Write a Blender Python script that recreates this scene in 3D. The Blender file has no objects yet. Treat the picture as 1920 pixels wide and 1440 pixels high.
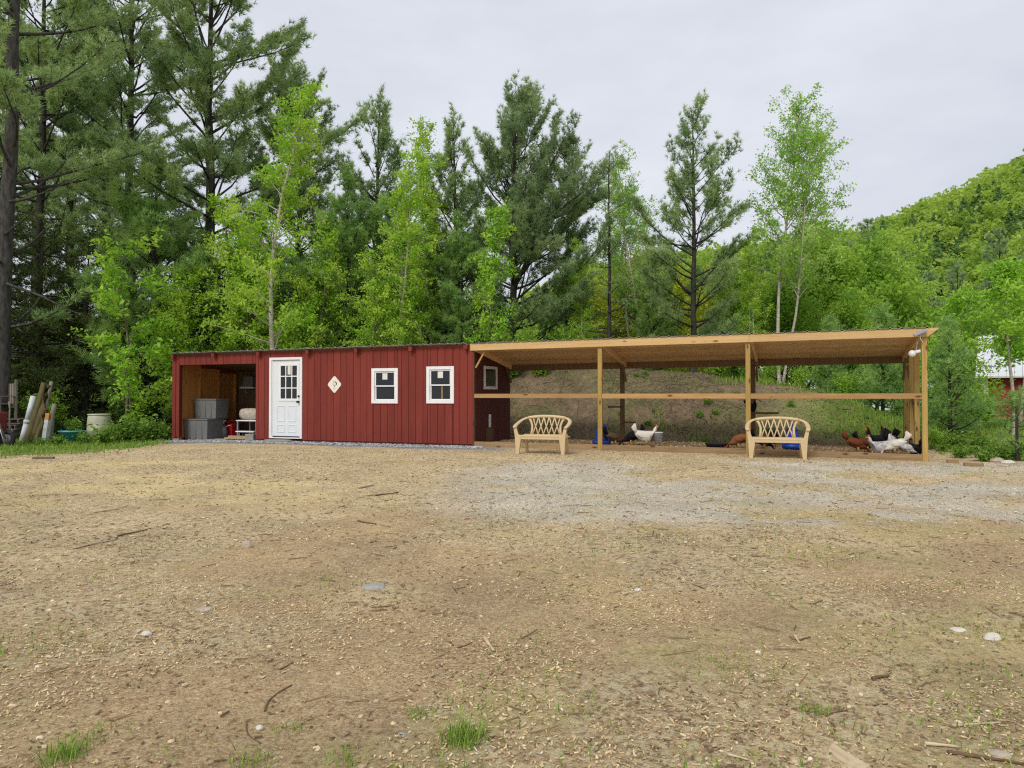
import bpy, math, random
import numpy as np
from math import radians, sin, cos, pi
from mathutils import Matrix, Vector, Euler

sc = bpy.context.scene
col = sc.collection

# ------------------------------------------------------------------ camera, world, sun, exposure
F = 1380.0            # focal length in photo pixels (1920 wide)
CAMZ = 1.2
HOR = 742.0
PITCH = math.atan((HOR - 720) / F)
cam_d = bpy.data.cameras.new('camera')
cam_d.sensor_width = 36.0
cam_d.lens = F / 1920 * 36.0
cam_d.clip_start = 0.05
cam_d.clip_end = 3000
cam = bpy.data.objects.new('camera', cam_d)
col.objects.link(cam)
cam.location = (0, 0, CAMZ)
cam.rotation_euler = (radians(90) + PITCH, 0, 0)
sc.camera = cam

SUN_EL, SUN_AZ = radians(45), radians(208)      # azimuth clockwise from +Y; the sun stands behind the camera, to its left
world = bpy.data.worlds.new('World')
sc.world = world
world.use_nodes = True
wn, wl = world.node_tree.nodes, world.node_tree.links
for n in list(wn):
    wn.remove(n)
wo = wn.new('ShaderNodeOutputWorld')
bg = wn.new('ShaderNodeBackground')
sky = wn.new('ShaderNodeTexSky')
sky.sky_type = 'NISHITA'
sky.sun_disc = False
sky.sun_elevation = SUN_EL
sky.sun_rotation = SUN_AZ
sky.air_density = 1.0
sky.dust_density = 4.0
# overcast: the blue sky is covered by an even cloud layer with faint soft structure
tc = wn.new('ShaderNodeTexCoord')
mp = wn.new('ShaderNodeMapping')
mp.inputs['Scale'].default_value = (1.0, 1.0, 2.6)
nz = wn.new('ShaderNodeTexNoise')
nz.inputs['Scale'].default_value = 2.4
nz.inputs['Detail'].default_value = 5
nz.inputs['Roughness'].default_value = 0.55
cr = wn.new('ShaderNodeValToRGB')
cr.color_ramp.elements[0].position = 0.32
cr.color_ramp.elements[0].color = (5.15, 5.42, 6.15, 1)
cr.color_ramp.elements[1].position = 0.70
cr.color_ramp.elements[1].color = (6.75, 6.95, 7.45, 1)
mx = wn.new('ShaderNodeMix')
mx.data_type = 'RGBA'
mx.inputs[0].default_value = 0.93
wl.new(tc.outputs['Generated'], mp.inputs['Vector'])
wl.new(mp.outputs['Vector'], nz.inputs['Vector'])
wl.new(nz.outputs['Fac'], cr.inputs['Fac'])
wl.new(sky.outputs['Color'], mx.inputs[6])
wl.new(cr.outputs['Color'], mx.inputs[7])
wl.new(mx.outputs[2], bg.inputs['Color'])
bg.inputs['Strength'].default_value = 0.095
wl.new(bg.outputs['Background'], wo.inputs['Surface'])

sun_d = bpy.data.lights.new('sun', 'SUN')
sun_d.energy = 1.5
sun_d.angle = radians(16)
sun_d.color = (1.0, 0.95, 0.86)
sun = bpy.data.objects.new('sun', sun_d)
col.objects.link(sun)
sd = Vector((sin(SUN_AZ) * cos(SUN_EL), cos(SUN_AZ) * cos(SUN_EL), sin(SUN_EL)))
sun.rotation_euler = sd.to_track_quat('Z', 'Y').to_euler()

sc.view_settings.view_transform = 'Standard'
sc.view_settings.look = 'None'
sc.view_settings.gamma = 1.0
sc.view_settings.use_curve_mapping = False
sc.view_settings.exposure = 0.42
sc.render.engine = 'CYCLES'
sc.cycles.use_denoising = False
sc.cycles.pixel_filter_type = 'BLACKMAN_HARRIS'
sc.cycles.filter_width = 1.2
sc.cycles.max_bounces = 7
sc.cycles.diffuse_bounces = 4
sc.cycles.transmission_bounces = 4
sc.cycles.transparent_max_bounces = 6
sc.cycles.caustics_reflective = False
sc.cycles.caustics_refractive = False

# ------------------------------------------------------------------ small tools
def S(r, g, b, k=1.0):
    f = lambda c: (c / 12.92 if c <= 0.04045 else ((c + 0.055) / 1.055) ** 2.4)
    return (min(0.8, f(r / 255) * k), min(0.8, f(g / 255) * k), min(0.8, f(b / 255) * k), 1)

def ss(a, b, x):
    t = np.clip((x - a) / (b - a), 0, 1)
    return t * t * (3 - 2 * t)

_rt = np.random.default_rng(5).random((256, 256)).astype(np.float64)
def vnoise(x, y):
    xi, yi = np.floor(x).astype(int), np.floor(y).astype(int)
    fx, fy = x - xi, y - yi
    fx, fy = fx * fx * (3 - 2 * fx), fy * fy * (3 - 2 * fy)
    a, b = _rt[xi & 255, yi & 255], _rt[(xi + 1) & 255, yi & 255]
    c, d = _rt[xi & 255, (yi + 1) & 255], _rt[(xi + 1) & 255, (yi + 1) & 255]
    return (a * (1 - fx) + b * fx) * (1 - fy) + (c * (1 - fx) + d * fx) * fy
def fbm(x, y, o=4):
    s, a, t = 0.0, 0.5, 0.0
    for i in range(o):
        s = s + a * vnoise(x * 2 ** i + 17 * i, y * 2 ** i + 31 * i)
        t += a
        a *= 0.5
    return s / t

# the shed and the run share one front line: J is the corner between them
JX, JY, ANG = -0.94, 17.3, radians(-21)
UX, UY = cos(ANG), sin(ANG)            # along the front, to the right
BX, BY = -sin(ANG), cos(ANG)           # to the back
def L2W(lx, ly):
    return JX + lx * UX + ly * BX, JY + lx * UY + ly * BY
def W2L(x, y):
    dx, dy = x - JX, y - JY
    return dx * UX + dy * UY, dx * BX + dy * BY
def lx_at(px, ly=0.0):
    r = (px - 960) / F
    ax, ay = JX + ly * BX, JY + ly * BY
    return (r * ay - ax) / (UX - r * UY)
def z_at(px, py, ly=0.0):
    x, y = L2W(lx_at(px, ly), ly)
    return CAMZ + (HOR - py) * y / F
def ztop(lx):                          # roof edge height above the wall line
    return 2.416 + 0.0062 * lx

def terrain(x, y):
    x, y = np.asarray(x, float), np.asarray(y, float)
    lx, ly = (x - JX) * UX + (y - JY) * UY, (x - JX) * BX + (y - JY) * BY
    h = -0.16 * (1 - ss(3.0, 13.5, y)) - 0.05 * ss(5, 11, lx) * (1 - ss(1.0, 4.0, ly)) - 0.07 * ss(-6, -10, lx)
    H = np.interp(lx, [-30, -14, -9, -4, 0.3, 4.7, 8.0, 9.1, 11.5, 16, 40], [0.2, 0.2, 0.8, 1.7, 2.3, 1.75, 1.2, 0.75, 0.3, 0.4, 1.2])
    h = h + H * ss(3.0, 6.6, ly) * (1 - 0.35 * ss(9, 18, ly))
    amp = 0.03 + 0.22 * ss(3.2, 6, ly)
    h = h + amp * (fbm(x * 0.55, y * 0.55, 3) - 0.5) * (0.25 + 0.75 * ss(0.0, 3, np.abs(ly - 1.2) - 1.6))
    h = h + 0.085 * ss(0.08, 0.3, lx) * (1 - ss(9.1, 9.3, lx)) * ss(0.14, 0.34, ly) * (1 - ss(2.36, 2.44, ly))
    h = h + ss(3.2, 4.5, ly) * (0.30 * (fbm(x * 1.5 + 11, y * 1.5 + 4, 4) - 0.5))
    # the low bank on the right, past the run
    h = h + 0.28 * np.exp(-((lx - 12.6) / 1.5) ** 2 - ((ly - 2.6) / 1.6) ** 2)
    return h * (1 - ss(38, 75, np.hypot(x, y)))
def lawn_edge(x, y):
    """> 0 on the grassy side of the yard's left and right borders (rows of the photo, flat ground)"""
    yy = np.maximum(y, 0.5)
    P = x / yy * F + 960
    row = HOR + F * 1.25 / yy
    return np.interp(P, [-400, 0, 150, 250, 322, 345, 1740, 1760, 1840, 1920, 2200], [875, 858, 852, 844, 833, 700, 700, 852, 860, 866, 880]) - row
def tz(x, y):
    return float(terrain(x, y))

def G(px, py):
    """point on the ground seen at a photo pixel"""
    d = Vector(((px - 960) / F, 1.0, (HOR - py) / F))
    t = 1.0
    z = 0.0
    for i in range(60):
        t = (z - CAMZ) / d.z
        z = tz(d.x * t, t)
    return Vector((d.x * t, t, z))

# ------------------------------------------------------------------ mesh building
def raw_mesh(name, V, faces, mats, mi=None, smooth=None, tint=None):
    """faces: list of index tuples, or an (n,k) int array"""
    me = bpy.data.meshes.new(name)
    V = np.asarray(V, np.float32)
    if isinstance(faces, np.ndarray):
        n, k = faces.shape
        idx = faces.reshape(-1).astype(np.int32)
        tot = np.full(n, k, np.int32)
    else:
        n = len(faces)
        tot = np.array([len(f) for f in faces], np.int32)
        idx = np.array([i for f in faces for i in f], np.int32)
    st = np.concatenate([[0], np.cumsum(tot)[:-1]]).astype(np.int32)
    me.vertices.add(len(V))
    me.vertices.foreach_set('co', V.reshape(-1))
    me.loops.add(len(idx))
    me.loops.foreach_set('vertex_index', idx)
    me.polygons.add(n)
    me.polygons.foreach_set('loop_start', st)
    me.polygons.foreach_set('loop_total', tot)
    if mi is not None:
        me.polygons.foreach_set('material_index', np.asarray(mi, np.int32))
    if smooth is None:
        smooth = np.zeros(n, bool)
    elif smooth is True:
        smooth = np.ones(n, bool)
    me.polygons.foreach_set('use_smooth', np.asarray(smooth, bool))
    if tint is not None:
        at = me.attributes.new('tint', 'FLOAT', 'FACE')
        at.data.foreach_set('value', np.asarray(tint, np.float32))
    for m in (mats if isinstance(mats, (list, tuple)) else [mats]):
        me.materials.append(m)
    me.update(calc_edges=True)
    return me

def link(name, me, parent=None, loc=None, rot=None, label=None, cat=None, group=None, kind=None):
    o = bpy.data.objects.new(name, me)
    col.objects.link(o)
    if parent is not None:
        o.parent = parent
    if loc is not None:
        o.location = loc
    if rot is not None:
        o.rotation_euler = rot if hasattr(rot, '__len__') else (0, 0, rot)
    if label:
        o['label'] = label
    if cat:
        o['category'] = cat
    if group:
        o['group'] = group
    if kind:
        o['kind'] = kind
    return o

def thing(name, label, cat, loc=(0, 0, 0), rot=0.0, group=None):
    return link(name, None, None, loc, rot, label, cat, group)

class MB:
    def __init__(self):
        self.v, self.f, self.mi, self.sm = [], [], [], []
    def add(self, V, Fs, mi=0, sm=False):
        b = len(self.v)
        self.v.extend([tuple(p) for p in V])
        for f in Fs:
            self.f.append(tuple(b + i for i in f))
            self.mi.append(mi)
            self.sm.append(sm)
        return self
    def bx(self, x0, x1, y0, y1, z0, z1, mi=0, m=None):
        V = [Vector(p) for p in ((x0, y0, z0), (x1, y0, z0), (x1, y1, z0), (x0, y1, z0), (x0, y0, z1), (x1, y0, z1), (x1, y1, z1), (x0, y1, z1))]
        if m is not None:
            V = [m @ p for p in V]
        return self.add(V, [(0, 3, 2, 1), (4, 5, 6, 7), (0, 1, 5, 4), (1, 2, 6, 5), (2, 3, 7, 6), (3, 0, 4, 7)], mi)
    def hexa(self, P, mi=0):
        """8 corners: bottom ring then top ring"""
        return self.add(P, [(0, 3, 2, 1), (4, 5, 6, 7), (0, 1, 5, 4), (1, 2, 6, 5), (2, 3, 7, 6), (3, 0, 4, 7)], mi)
    def prism(self, poly, y0, y1, mi=0, sm=False):
        """poly in x,z extruded along y"""
        n = len(poly)
        V = [(x, y0, z) for x, z in poly] + [(x, y1, z) for x, z in poly]
        Fs = [tuple(range(n)), tuple(range(2 * n - 1, n - 1, -1))] + [(i, n + i, n + (i + 1) % n, (i + 1) % n) for i in range(n)]
        return self.add(V, Fs, mi, sm)
    def tube(self, pts, rad, n=8, mi=0, flat=1.0, up=(0, 0, 1), sm=True, caps=True):
        pts = [Vector(p) for p in pts]
        if not hasattr(rad, '__len__'):
            rad = [rad] * len(pts)
        V, Fs = [], []
        for i, p in enumerate(pts):
            t = (pts[min(i + 1, len(pts) - 1)] - pts[max(i - 1, 0)]).normalized()
            u = Vector(up)
            if abs(t.dot(u)) > 0.97:
                u = Vector((0, 1, 0)) if abs(t.y) < 0.9 else Vector((1, 0, 0))
            s = t.cross(u).normalized()
            w = s.cross(t).normalized()
            for k in range(n):
                a = 2 * pi * (k + 0.5) / n
                V.append(p + s * (cos(a) * rad[i]) + w * (sin(a) * rad[i] * flat))
        for i in range(len(pts) - 1):
            for k in range(n):
                Fs.append((i * n + k, i * n + (k + 1) % n, (i + 1) * n + (k + 1) % n, (i + 1) * n + k))
        if caps:
            Fs.append(tuple(range(n - 1, -1, -1)))
            Fs.append(tuple(range((len(pts) - 1) * n, len(pts) * n)))
        return self.add(V, Fs, mi, sm)
    def lathe(self, prof, n=20, c=(0, 0, 0), mi=0, sm=True):
        V, Fs = [], []
        for r, z in prof:
            for k in range(n):
                a = 2 * pi * k / n
                V.append((c[0] + r * cos(a), c[1] + r * sin(a), c[2] + z))
        for i in range(len(prof) - 1):
            for k in range(n):
                Fs.append((i * n + k, i * n + (k + 1) % n, (i + 1) * n + (k + 1) % n, (i + 1) * n + k))
        Fs.append(tuple(range(n - 1, -1, -1)))
        Fs.append(tuple(range((len(prof) - 1) * n, len(prof) * n)))
        return self.add(V, Fs, mi, sm)
    def loft(self, rings, n=14, mi=0):
        """rings: (x, z, half width, half height, tilt) ellipses along a spine in the x-z plane"""
        V, Fs = [], []
        for x, z, a, b, t in rings:
            for k in range(n):
                q = 2 * pi * k / n
                dz = sin(q) * b
                V.append((x - dz * sin(t), cos(q) * a, z + dz * cos(t)))
        for i in range(len(rings) - 1):
            for k in range(n):
                Fs.append((i * n + k, i * n + (k + 1) % n, (i + 1) * n + (k + 1) % n, (i + 1) * n + k))
        Fs.append(tuple(range(n - 1, -1, -1)))
        Fs.append(tuple(range((len(rings) - 1) * n, len(rings) * n)))
        return self.add(V, Fs, mi, True)
    def ball(self, c, r, sx=1, sy=1, sz=1, n=10, mi=0):
        m = max(4, n // 2)
        prof = [(r * sin(pi * i / m) + 1e-5, -r * cos(pi * i / m)) for i in range(m + 1)]
        b = len(self.v)
        self.lathe(prof, n, (0, 0, 0), mi)
        for i in range(b, len(self.v)):
            x, y, z = self.v[i]
            self.v[i] = (c[0] + x * sx, c[1] + y * sy, c[2] + z * sz)
        return self
    def xf(self, m):
        self.v = [tuple(m @ Vector(p)) for p in self.v]
        return self
    def mesh(self, name, mats):
        return raw_mesh(name, self.v, self.f, mats, self.mi, self.sm)
    def build(self, name, mats, parent=None, bevel=0.0, **k):
        o = link(name, self.mesh(name, mats), parent, **k)
        if bevel:
            b = o.modifiers.new('bevel', 'BEVEL')
            b.width = bevel
            b.segments = 2
            b.limit_method = 'ANGLE'
        return o

# ------------------------------------------------------------------ materials
def nodemat(name):
    m = bpy.data.materials.new(name)
    m.use_nodes = True
    nt = m.node_tree
    bs = nt.nodes['Principled BSDF']
    return m, nt.nodes, nt.links, bs

def mat_plain(name, c, rough=0.6, var=0.15, scale=8.0, bump=0.0, bscale=60.0, metal=0.0, c2=None, stretch=(1, 1, 1), spec=0.4):
    m, N, Lk, bs = nodemat(name)
    t = N.new('ShaderNodeTexCoord')
    mpn = N.new('ShaderNodeMapping')
    mpn.inputs['Scale'].default_value = stretch
    Lk.new(t.outputs['Object'], mpn.inputs['Vector'])
    n = N.new('ShaderNodeTexNoise')
    n.inputs['Scale'].default_value = scale
    n.inputs['Detail'].default_value = 6
    n.inputs['Roughness'].default_value = 0.65
    Lk.new(mpn.outputs['Vector'], n.inputs['Vector'])
    r = N.new('ShaderNodeValToRGB')
    r.color_ramp.elements[0].position = 0.3
    r.color_ramp.elements[1].position = 0.7
    if c2 is None:
        c2 = tuple(x * (1 - var) for x in c[:3]) + (1,)
        c1 = tuple(min(1, x * (1 + var * 0.7)) for x in c[:3]) + (1,)
    else:
        c1 = c
    r.color_ramp.elements[0].color = c2
    r.color_ramp.elements[1].color = c1
    Lk.new(n.outputs['Fac'], r.inputs['Fac'])
    Lk.new(r.outputs['Color'], bs.inputs['Base Color'])
    bs.inputs['Roughness'].default_value = rough
    bs.inputs['Metallic'].default_value = metal
    bs.inputs['Specular IOR Level'].default_value = spec
    if bump:
        n2 = N.new('ShaderNodeTexNoise')
        n2.inputs['Scale'].default_value = bscale
        n2.inputs['Detail'].default_value = 4
        Lk.new(mpn.outputs['Vector'], n2.inputs['Vector'])
        b = N.new('ShaderNodeBump')
        b.inputs['Strength'].default_value = bump
        b.inputs['Distance'].default_value = 0.01
        Lk.new(n2.outputs['Fac'], b.inputs['Height'])
        Lk.new(b.outputs['Normal'], bs.inputs['Normal'])
    return m

def mat_wood(name, ca, cb, knot, axis='x', rough=0.7, gs=1.0, knots=True):
    """planed lumber: long streaks, scattered knots, one tone per board"""
    m, N, Lk, bs = nodemat(name)
    t = N.new('ShaderNodeTexCoord')
    oi = N.new('ShaderNodeObjectInfo')
    ad = N.new('ShaderNodeVectorMath')
    ad.operation = 'MULTIPLY_ADD'
    ad.inputs[1].default_value = (1, 1, 1)
    ml = N.new('ShaderNodeVectorMath')
    ml.operation = 'SCALE'
    ml.inputs[0].default_value = (7.3, 3.1, 5.7)
    Lk.new(oi.outputs['Random'], ml.inputs['Scale'])
    Lk.new(t.outputs['Object'], ad.inputs[0])
    Lk.new(ml.outputs['Vector'], ad.inputs[2])
    mpn = N.new('ShaderNodeMapping')
    sx = {'x': (0.5, 9, 9), 'y': (9, 0.5, 9), 'z': (9, 9, 0.5)}[axis]
    mpn.inputs['Scale'].default_value = tuple(v * gs for v in sx)
    Lk.new(ad.outputs['Vector'], mpn.inputs['Vector'])
    n = N.new('ShaderNodeTexNoise')
    n.inputs['Scale'].default_value = 3.0
    n.inputs['Detail'].default_value = 7
    n.inputs['Roughness'].default_value = 0.7
    n.inputs['Distortion'].default_value = 0.4
    Lk.new(mpn.outputs['Vector'], n.inputs['Vector'])
    r = N.new('ShaderNodeValToRGB')
    r.color_ramp.elements[0].position = 0.30
    r.color_ramp.elements[0].color = ca
    r.color_ramp.elements[1].position = 0.72
    r.color_ramp.elements[1].color = cb
    Lk.new(n.outputs['Fac'], r.inputs['Fac'])
    hs = N.new('ShaderNodeHueSaturation')
    mr = N.new('ShaderNodeMapRange')
    mr.inputs['To Min'].default_value = 0.82
    mr.inputs['To Max'].default_value = 1.12
    Lk.new(oi.outputs['Random'], mr.inputs['Value'])
    Lk.new(mr.outputs['Result'], hs.inputs['Value'])
    Lk.new(r.outputs['Color'], hs.inputs['Color'])
    out = hs.outputs['Color']
    if knots:
        mk = N.new('ShaderNodeMapping')
        mk.inputs['Scale'].default_value = {'x': (2.2, 6, 6), 'y': (6, 2.2, 6), 'z': (6, 6, 2.2)}[axis]
        Lk.new(ad.outputs['Vector'], mk.inputs['Vector'])
        vo = N.new('ShaderNodeTexVoronoi')
        vo.inputs['Scale'].default_value = 1.0
        Lk.new(mk.outputs['Vector'], vo.inputs['Vector'])
        kr = N.new('ShaderNodeValToRGB')
        kr.color_ramp.elements[0].position = 0.07
        kr.color_ramp.elements[0].color = (1, 1, 1, 1)
        kr.color_ramp.elements[1].position = 0.17
        kr.color_ramp.elements[1].color = (0, 0, 0, 1)
        Lk.new(vo.outputs['Distance'], kr.inputs['Fac'])
        mk2 = N.new('ShaderNodeMix')
        mk2.data_type = 'RGBA'
        Lk.new(kr.outputs['Color'], mk2.inputs[0])
        Lk.new(out, mk2.inputs[6])
        mk2.inputs[7].default_value = knot
        out = mk2.outputs[2]
    Lk.new(out, bs.inputs['Base Color'])
    bs.inputs['Roughness'].default_value = rough
    bs.inputs['Specular IOR Level'].default_value = 0.25
    b = N.new('ShaderNodeBump')
    b.inputs['Strength'].default_value = 0.25
    b.inputs['Distance'].default_value = 0.006
    Lk.new(n.outputs['Fac'], b.inputs['Height'])
    Lk.new(b.outputs['Normal'], bs.inputs['Normal'])
    return m

def mat_leaf(name, c0, c1, trans=0.35, rough=0.55, c2=None, objvar=0.0):
    m, N, Lk, bs = nodemat(name)
    at = N.new('ShaderNodeAttribute')
    at.attribute_name = 'tint'
    r = N.new('ShaderNodeValToRGB')
    r.color_ramp.elements[0].color = c0
    r.color_ramp.elements[1].color = c1
    if c2 is not None:
        e = r.color_ramp.elements.new(0.93)
        e.color = c1
        r.color_ramp.elements[-1].color = c2
    Lk.new(at.outputs['Fac'], r.inputs['Fac'])
    out = r.outputs['Color']
    if objvar:
        oi = N.new('ShaderNodeObjectInfo')
        hs = N.new('ShaderNodeHueSaturation')
        mr = N.new('ShaderNodeMapRange')
        mr.inputs['To Min'].default_value = 1 - objvar
        mr.inputs['To Max'].default_value = 1 + objvar
        Lk.new(oi.outputs['Random'], mr.inputs['Value'])
        Lk.new(mr.outputs['Result'], hs.inputs['Value'])
        Lk.new(out, hs.inputs['Color'])
        out = hs.outputs['Color']
    Lk.new(out, bs.inputs['Base Color'])
    bs.inputs['Roughness'].default_value = rough
    bs.inputs['Specular IOR Level'].default_value = 0.3
    tr = N.new('ShaderNodeBsdfTranslucent')
    Lk.new(out, tr.inputs['Color'])
    mixs = N.new('ShaderNodeMixShader')
    mixs.inputs['Fac'].default_value = trans
    Lk.new(bs.outputs['BSDF'], mixs.inputs[1])
    Lk.new(tr.outputs['BSDF'], mixs.inputs[2])
    Lk.new(mixs.outputs['Shader'], N['Material Output'].inputs['Surface'])
    return m

M = {}
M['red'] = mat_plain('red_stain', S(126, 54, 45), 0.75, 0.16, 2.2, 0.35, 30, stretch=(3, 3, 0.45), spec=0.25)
_n, _l = M['red'].node_tree.nodes, M['red'].node_tree.links
_oi, _hs, _mr = _n.new('ShaderNodeObjectInfo'), _n.new('ShaderNodeHueSaturation'), _n.new('ShaderNodeMapRange')
_mr.inputs['To Min'].default_value, _mr.inputs['To Max'].default_value = 0.86, 1.10
_l.new(_oi.outputs['Random'], _mr.inputs['Value'])
_l.new(_mr.outputs['Result'], _hs.inputs['Value'])
_b = _n['Principled BSDF'].inputs['Base Color']
_l.new(_b.links[0].from_socket, _hs.inputs['Color'])
_l.new(_hs.outputs['Color'], _b)
M['red_dark'] = mat_plain('red_groove', S(100, 40, 35), 0.85, 0.2, 3, spec=0.1)
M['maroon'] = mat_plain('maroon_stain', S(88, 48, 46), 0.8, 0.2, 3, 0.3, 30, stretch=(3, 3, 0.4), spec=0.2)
M['white'] = mat_plain('white_paint', (0.80, 0.81, 0.82, 1), 0.45, 0.04, 4)
M['door'] = mat_plain('door_white', (0.72, 0.76, 0.80, 1), 0.4, 0.03, 3)
M['paper'] = mat_plain('paper', (0.72, 0.70, 0.66, 1), 0.7, 0.05)
M['black'] = mat_plain('black_metal', (0.012, 0.012, 0.014, 1), 0.4, 0.1)
M['rubber'] = mat_plain('black_rubber', (0.018, 0.018, 0.02, 1), 0.75, 0.3, 20)
M['ink'] = mat_plain('ink', (0.02, 0.025, 0.02, 1), 0.7, 0.1)
M['cream'] = mat_plain('cream_sign', S(232, 226, 212), 0.5, 0.04)
M['fir'] = mat_wood('fir_fascia', S(194, 158, 106), S(216, 184, 134), S(130, 90, 54), 'x')
M['deck'] = mat_wood('roof_deck_wood', S(204, 166, 122), S(224, 190, 148), S(126, 84, 54), 'x')
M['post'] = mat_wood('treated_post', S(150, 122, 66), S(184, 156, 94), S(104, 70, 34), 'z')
M['rail'] = mat_wood('treated_rail', S(158, 124, 78), S(190, 154, 104), S(96, 62, 36), 'x')
M['sill'] = mat_wood('weathered_sill', S(132, 108, 78), S(172, 146, 108), S(84, 60, 40), 'x')
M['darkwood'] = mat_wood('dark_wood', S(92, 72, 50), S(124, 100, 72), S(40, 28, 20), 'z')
M['ply'] = mat_wood('pine_plywood', S(170, 112, 52), S(206, 150, 84), S(120, 66, 26), 'z', gs=0.6)
M['greywood'] = mat_wood('grey_wood', S(112, 104, 94), S(150, 142, 130), S(70, 62, 54), 'z')
M['greywoodx'] = mat_wood('grey_wood_flat', S(84, 76, 68), S(118, 108, 96), S(50, 44, 38), 'x')
M['lumber'] = mat_wood('raw_lumber', S(160, 134, 100), S(196, 172, 134), S(110, 82, 56), 'x')
M['logbark'] = mat_plain('mossy_log', S(116, 104, 74), 0.9, 0.3, 7, 0.8, 25, c2=S(76, 74, 44), stretch=(1, 1, 0.3), spec=0.1)
M['roofmetal'] = mat_plain('galvanised_roof', (0.6, 0.6, 0.6, 1), 0.4, 0.25, 3, metal=0.5)
M['galv'] = mat_plain('galvanised', (0.36, 0.37, 0.38, 1), 0.42, 0.2, 5, metal=0.6)
M['resin'] = mat_plain('tan_resin', S(204, 181, 142), 0.5, 0.07, 5, spec=0.35)
M['blue'] = mat_plain('blue_plastic', S(28, 62, 150), 0.4, 0.12, 6)
M['teal'] = mat_plain('teal_plastic', S(44, 128, 132), 0.45, 0.15, 5)
M['tealrim'] = mat_plain('teal_rim', S(96, 176, 190), 0.4, 0.08, 5)
M['bucket'] = mat_plain('white_plastic', (0.68, 0.70, 0.72, 1), 0.4, 0.07, 5)
M['barrel'] = mat_plain('cream_plastic', S(204, 204, 182), 0.5, 0.12, 3, c2=S(172, 172, 146))
M['pvc'] = mat_plain('white_pipe', S(214, 220, 224), 0.45, 0.1, 4, c2=S(168, 172, 170))
M['redplastic'] = mat_plain('red_plastic', S(176, 26, 34), 0.4, 0.12)
M['dullred'] = mat_plain('dull_red_paint', S(122, 48, 50), 0.5, 0.25, 6)
M['greyplastic'] = mat_plain('grey_plastic', S(116, 116, 114), 0.55, 0.12, 4)
M['bag'] = mat_plain('feed_bag', S(196, 190, 180), 0.6, 0.3, 9, 0.4, 20, c2=S(166, 146, 122))
M['concrete'] = mat_plain('concrete', S(150, 146, 136), 0.9, 0.2, 10, 0.6, 50, spec=0.15)
M['stone'] = mat_plain('field_stone', S(176, 164, 146), 0.85, 0.22, 12, 0.5, 40, spec=0.2)
M['stone_pale'] = mat_plain('pale_stone', S(206, 200, 188), 0.85, 0.15, 12, 0.5, 40, spec=0.2)
M['slate'] = mat_plain('grey_flat_stone', S(158, 158, 154), 0.8, 0.15, 9, 0.4, 40, spec=0.2)
M['bleached'] = mat_wood('bleached_wood', S(166, 146, 118), S(206, 190, 162), S(112, 90, 66), 'x', knots=False)
M['twigdark'] = mat_plain('dark_bark', S(112, 92, 72), 0.9, 0.3, 20, spec=0.1)
M['glass'] = None
m, N, Lk, bs = nodemat('window_glass')
bs.inputs['Base Color'].default_value = (0.02, 0.024, 0.028, 1)
bs.inputs['Roughness'].default_value = 0.04
bs.inputs['Specular IOR Level'].default_value = 0.35
M['glass'] = m
m, N, Lk, bs = nodemat('lamp_lens')
bs.inputs['Base Color'].default_value = (0.7, 0.7, 0.68, 1)
bs.inputs['Roughness'].default_value = 0.2
M['lens'] = m
M['solar'] = mat_plain('solar_cell', S(150, 156, 170), 0.15, 0.06, 3)
M['barnred'] = mat_plain('barn_red', S(142, 52, 52), 0.7, 0.1, 1.0, spec=0.2)
M['barnroof'] = mat_plain('white_metal_roof', (0.62, 0.64, 0.66, 1), 0.4, 0.07, 1.0)
# bark
M['pinebark'] = mat_plain('pine_bark', S(78, 76, 70), 0.95, 0.3, 9, 1.0, 16, c2=S(44, 43, 39), stretch=(1, 1, 0.25), spec=0.1)
M['oldbark'] = mat_plain('old_pine_bark', S(92, 90, 87), 0.95, 0.3, 12, 1.0, 14, c2=S(46, 45, 44), stretch=(1, 1, 0.3), spec=0.1)
M['birchbark'] = mat_plain('birch_bark', S(206, 200, 188), 0.7, 0.3, 7, 0.5, 20, c2=S(128, 116, 98), stretch=(1, 1, 2.6), spec=0.2)
M['greybark'] = mat_plain('grey_bark', S(124, 116, 100), 0.9, 0.3, 8, 0.6, 20, c2=S(82, 74, 62), stretch=(1, 1, 0.4), spec=0.1)
# leaves
M['needle'] = mat_leaf('pine_needles', S(122, 154, 99), S(190, 211, 138), 0.47)
M['needle_b'] = mat_leaf('pine_needles_bright', S(124, 168, 90), S(196, 224, 134), 0.47)
M['needle_d'] = mat_leaf('pine_needles_dark', S(118, 149, 105), S(183, 203, 141), 0.47)
M['hemlock'] = mat_leaf('hemlock_needles', S(58, 78, 42), S(118, 134, 64), 0.28)
M['birchleaf'] = mat_leaf('birch_leaves', S(138, 192, 44), S(208, 240, 96), 0.50)
M['poplarleaf'] = mat_leaf('poplar_leaves', S(130, 182, 60), S(200, 230, 120), 0.48)
M['mapleleaf'] = mat_leaf('maple_leaves', S(128, 188, 46), S(202, 240, 96), 0.50)
M['shrubleaf'] = mat_leaf('shrub_leaves', S(112, 160, 46), S(184, 216, 86), 0.48)
M['yellowleaf'] = mat_leaf('yellow_green_leaves', S(146, 166, 34), S(206, 214, 72), 0.48)
M['grass'] = mat_leaf('grass_blades', S(92, 130, 42), S(164, 192, 82), 0.40, c2=S(176, 164, 104))
M['weed'] = mat_leaf('weed_leaves', S(82, 124, 42), S(152, 184, 78), 0.40)
M['hillleaf'] = mat_leaf('hill_foliage', S(116, 156, 56), S(194, 216, 94), 0.50)
M['hillneedle'] = mat_leaf('hill_conifer_foliage', S(84, 120, 66), S(134, 166, 92), 0.40)
M['drygrass'] = mat_leaf('dry_litter', S(74, 60, 46), S(168, 148, 120), 0.15)

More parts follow.
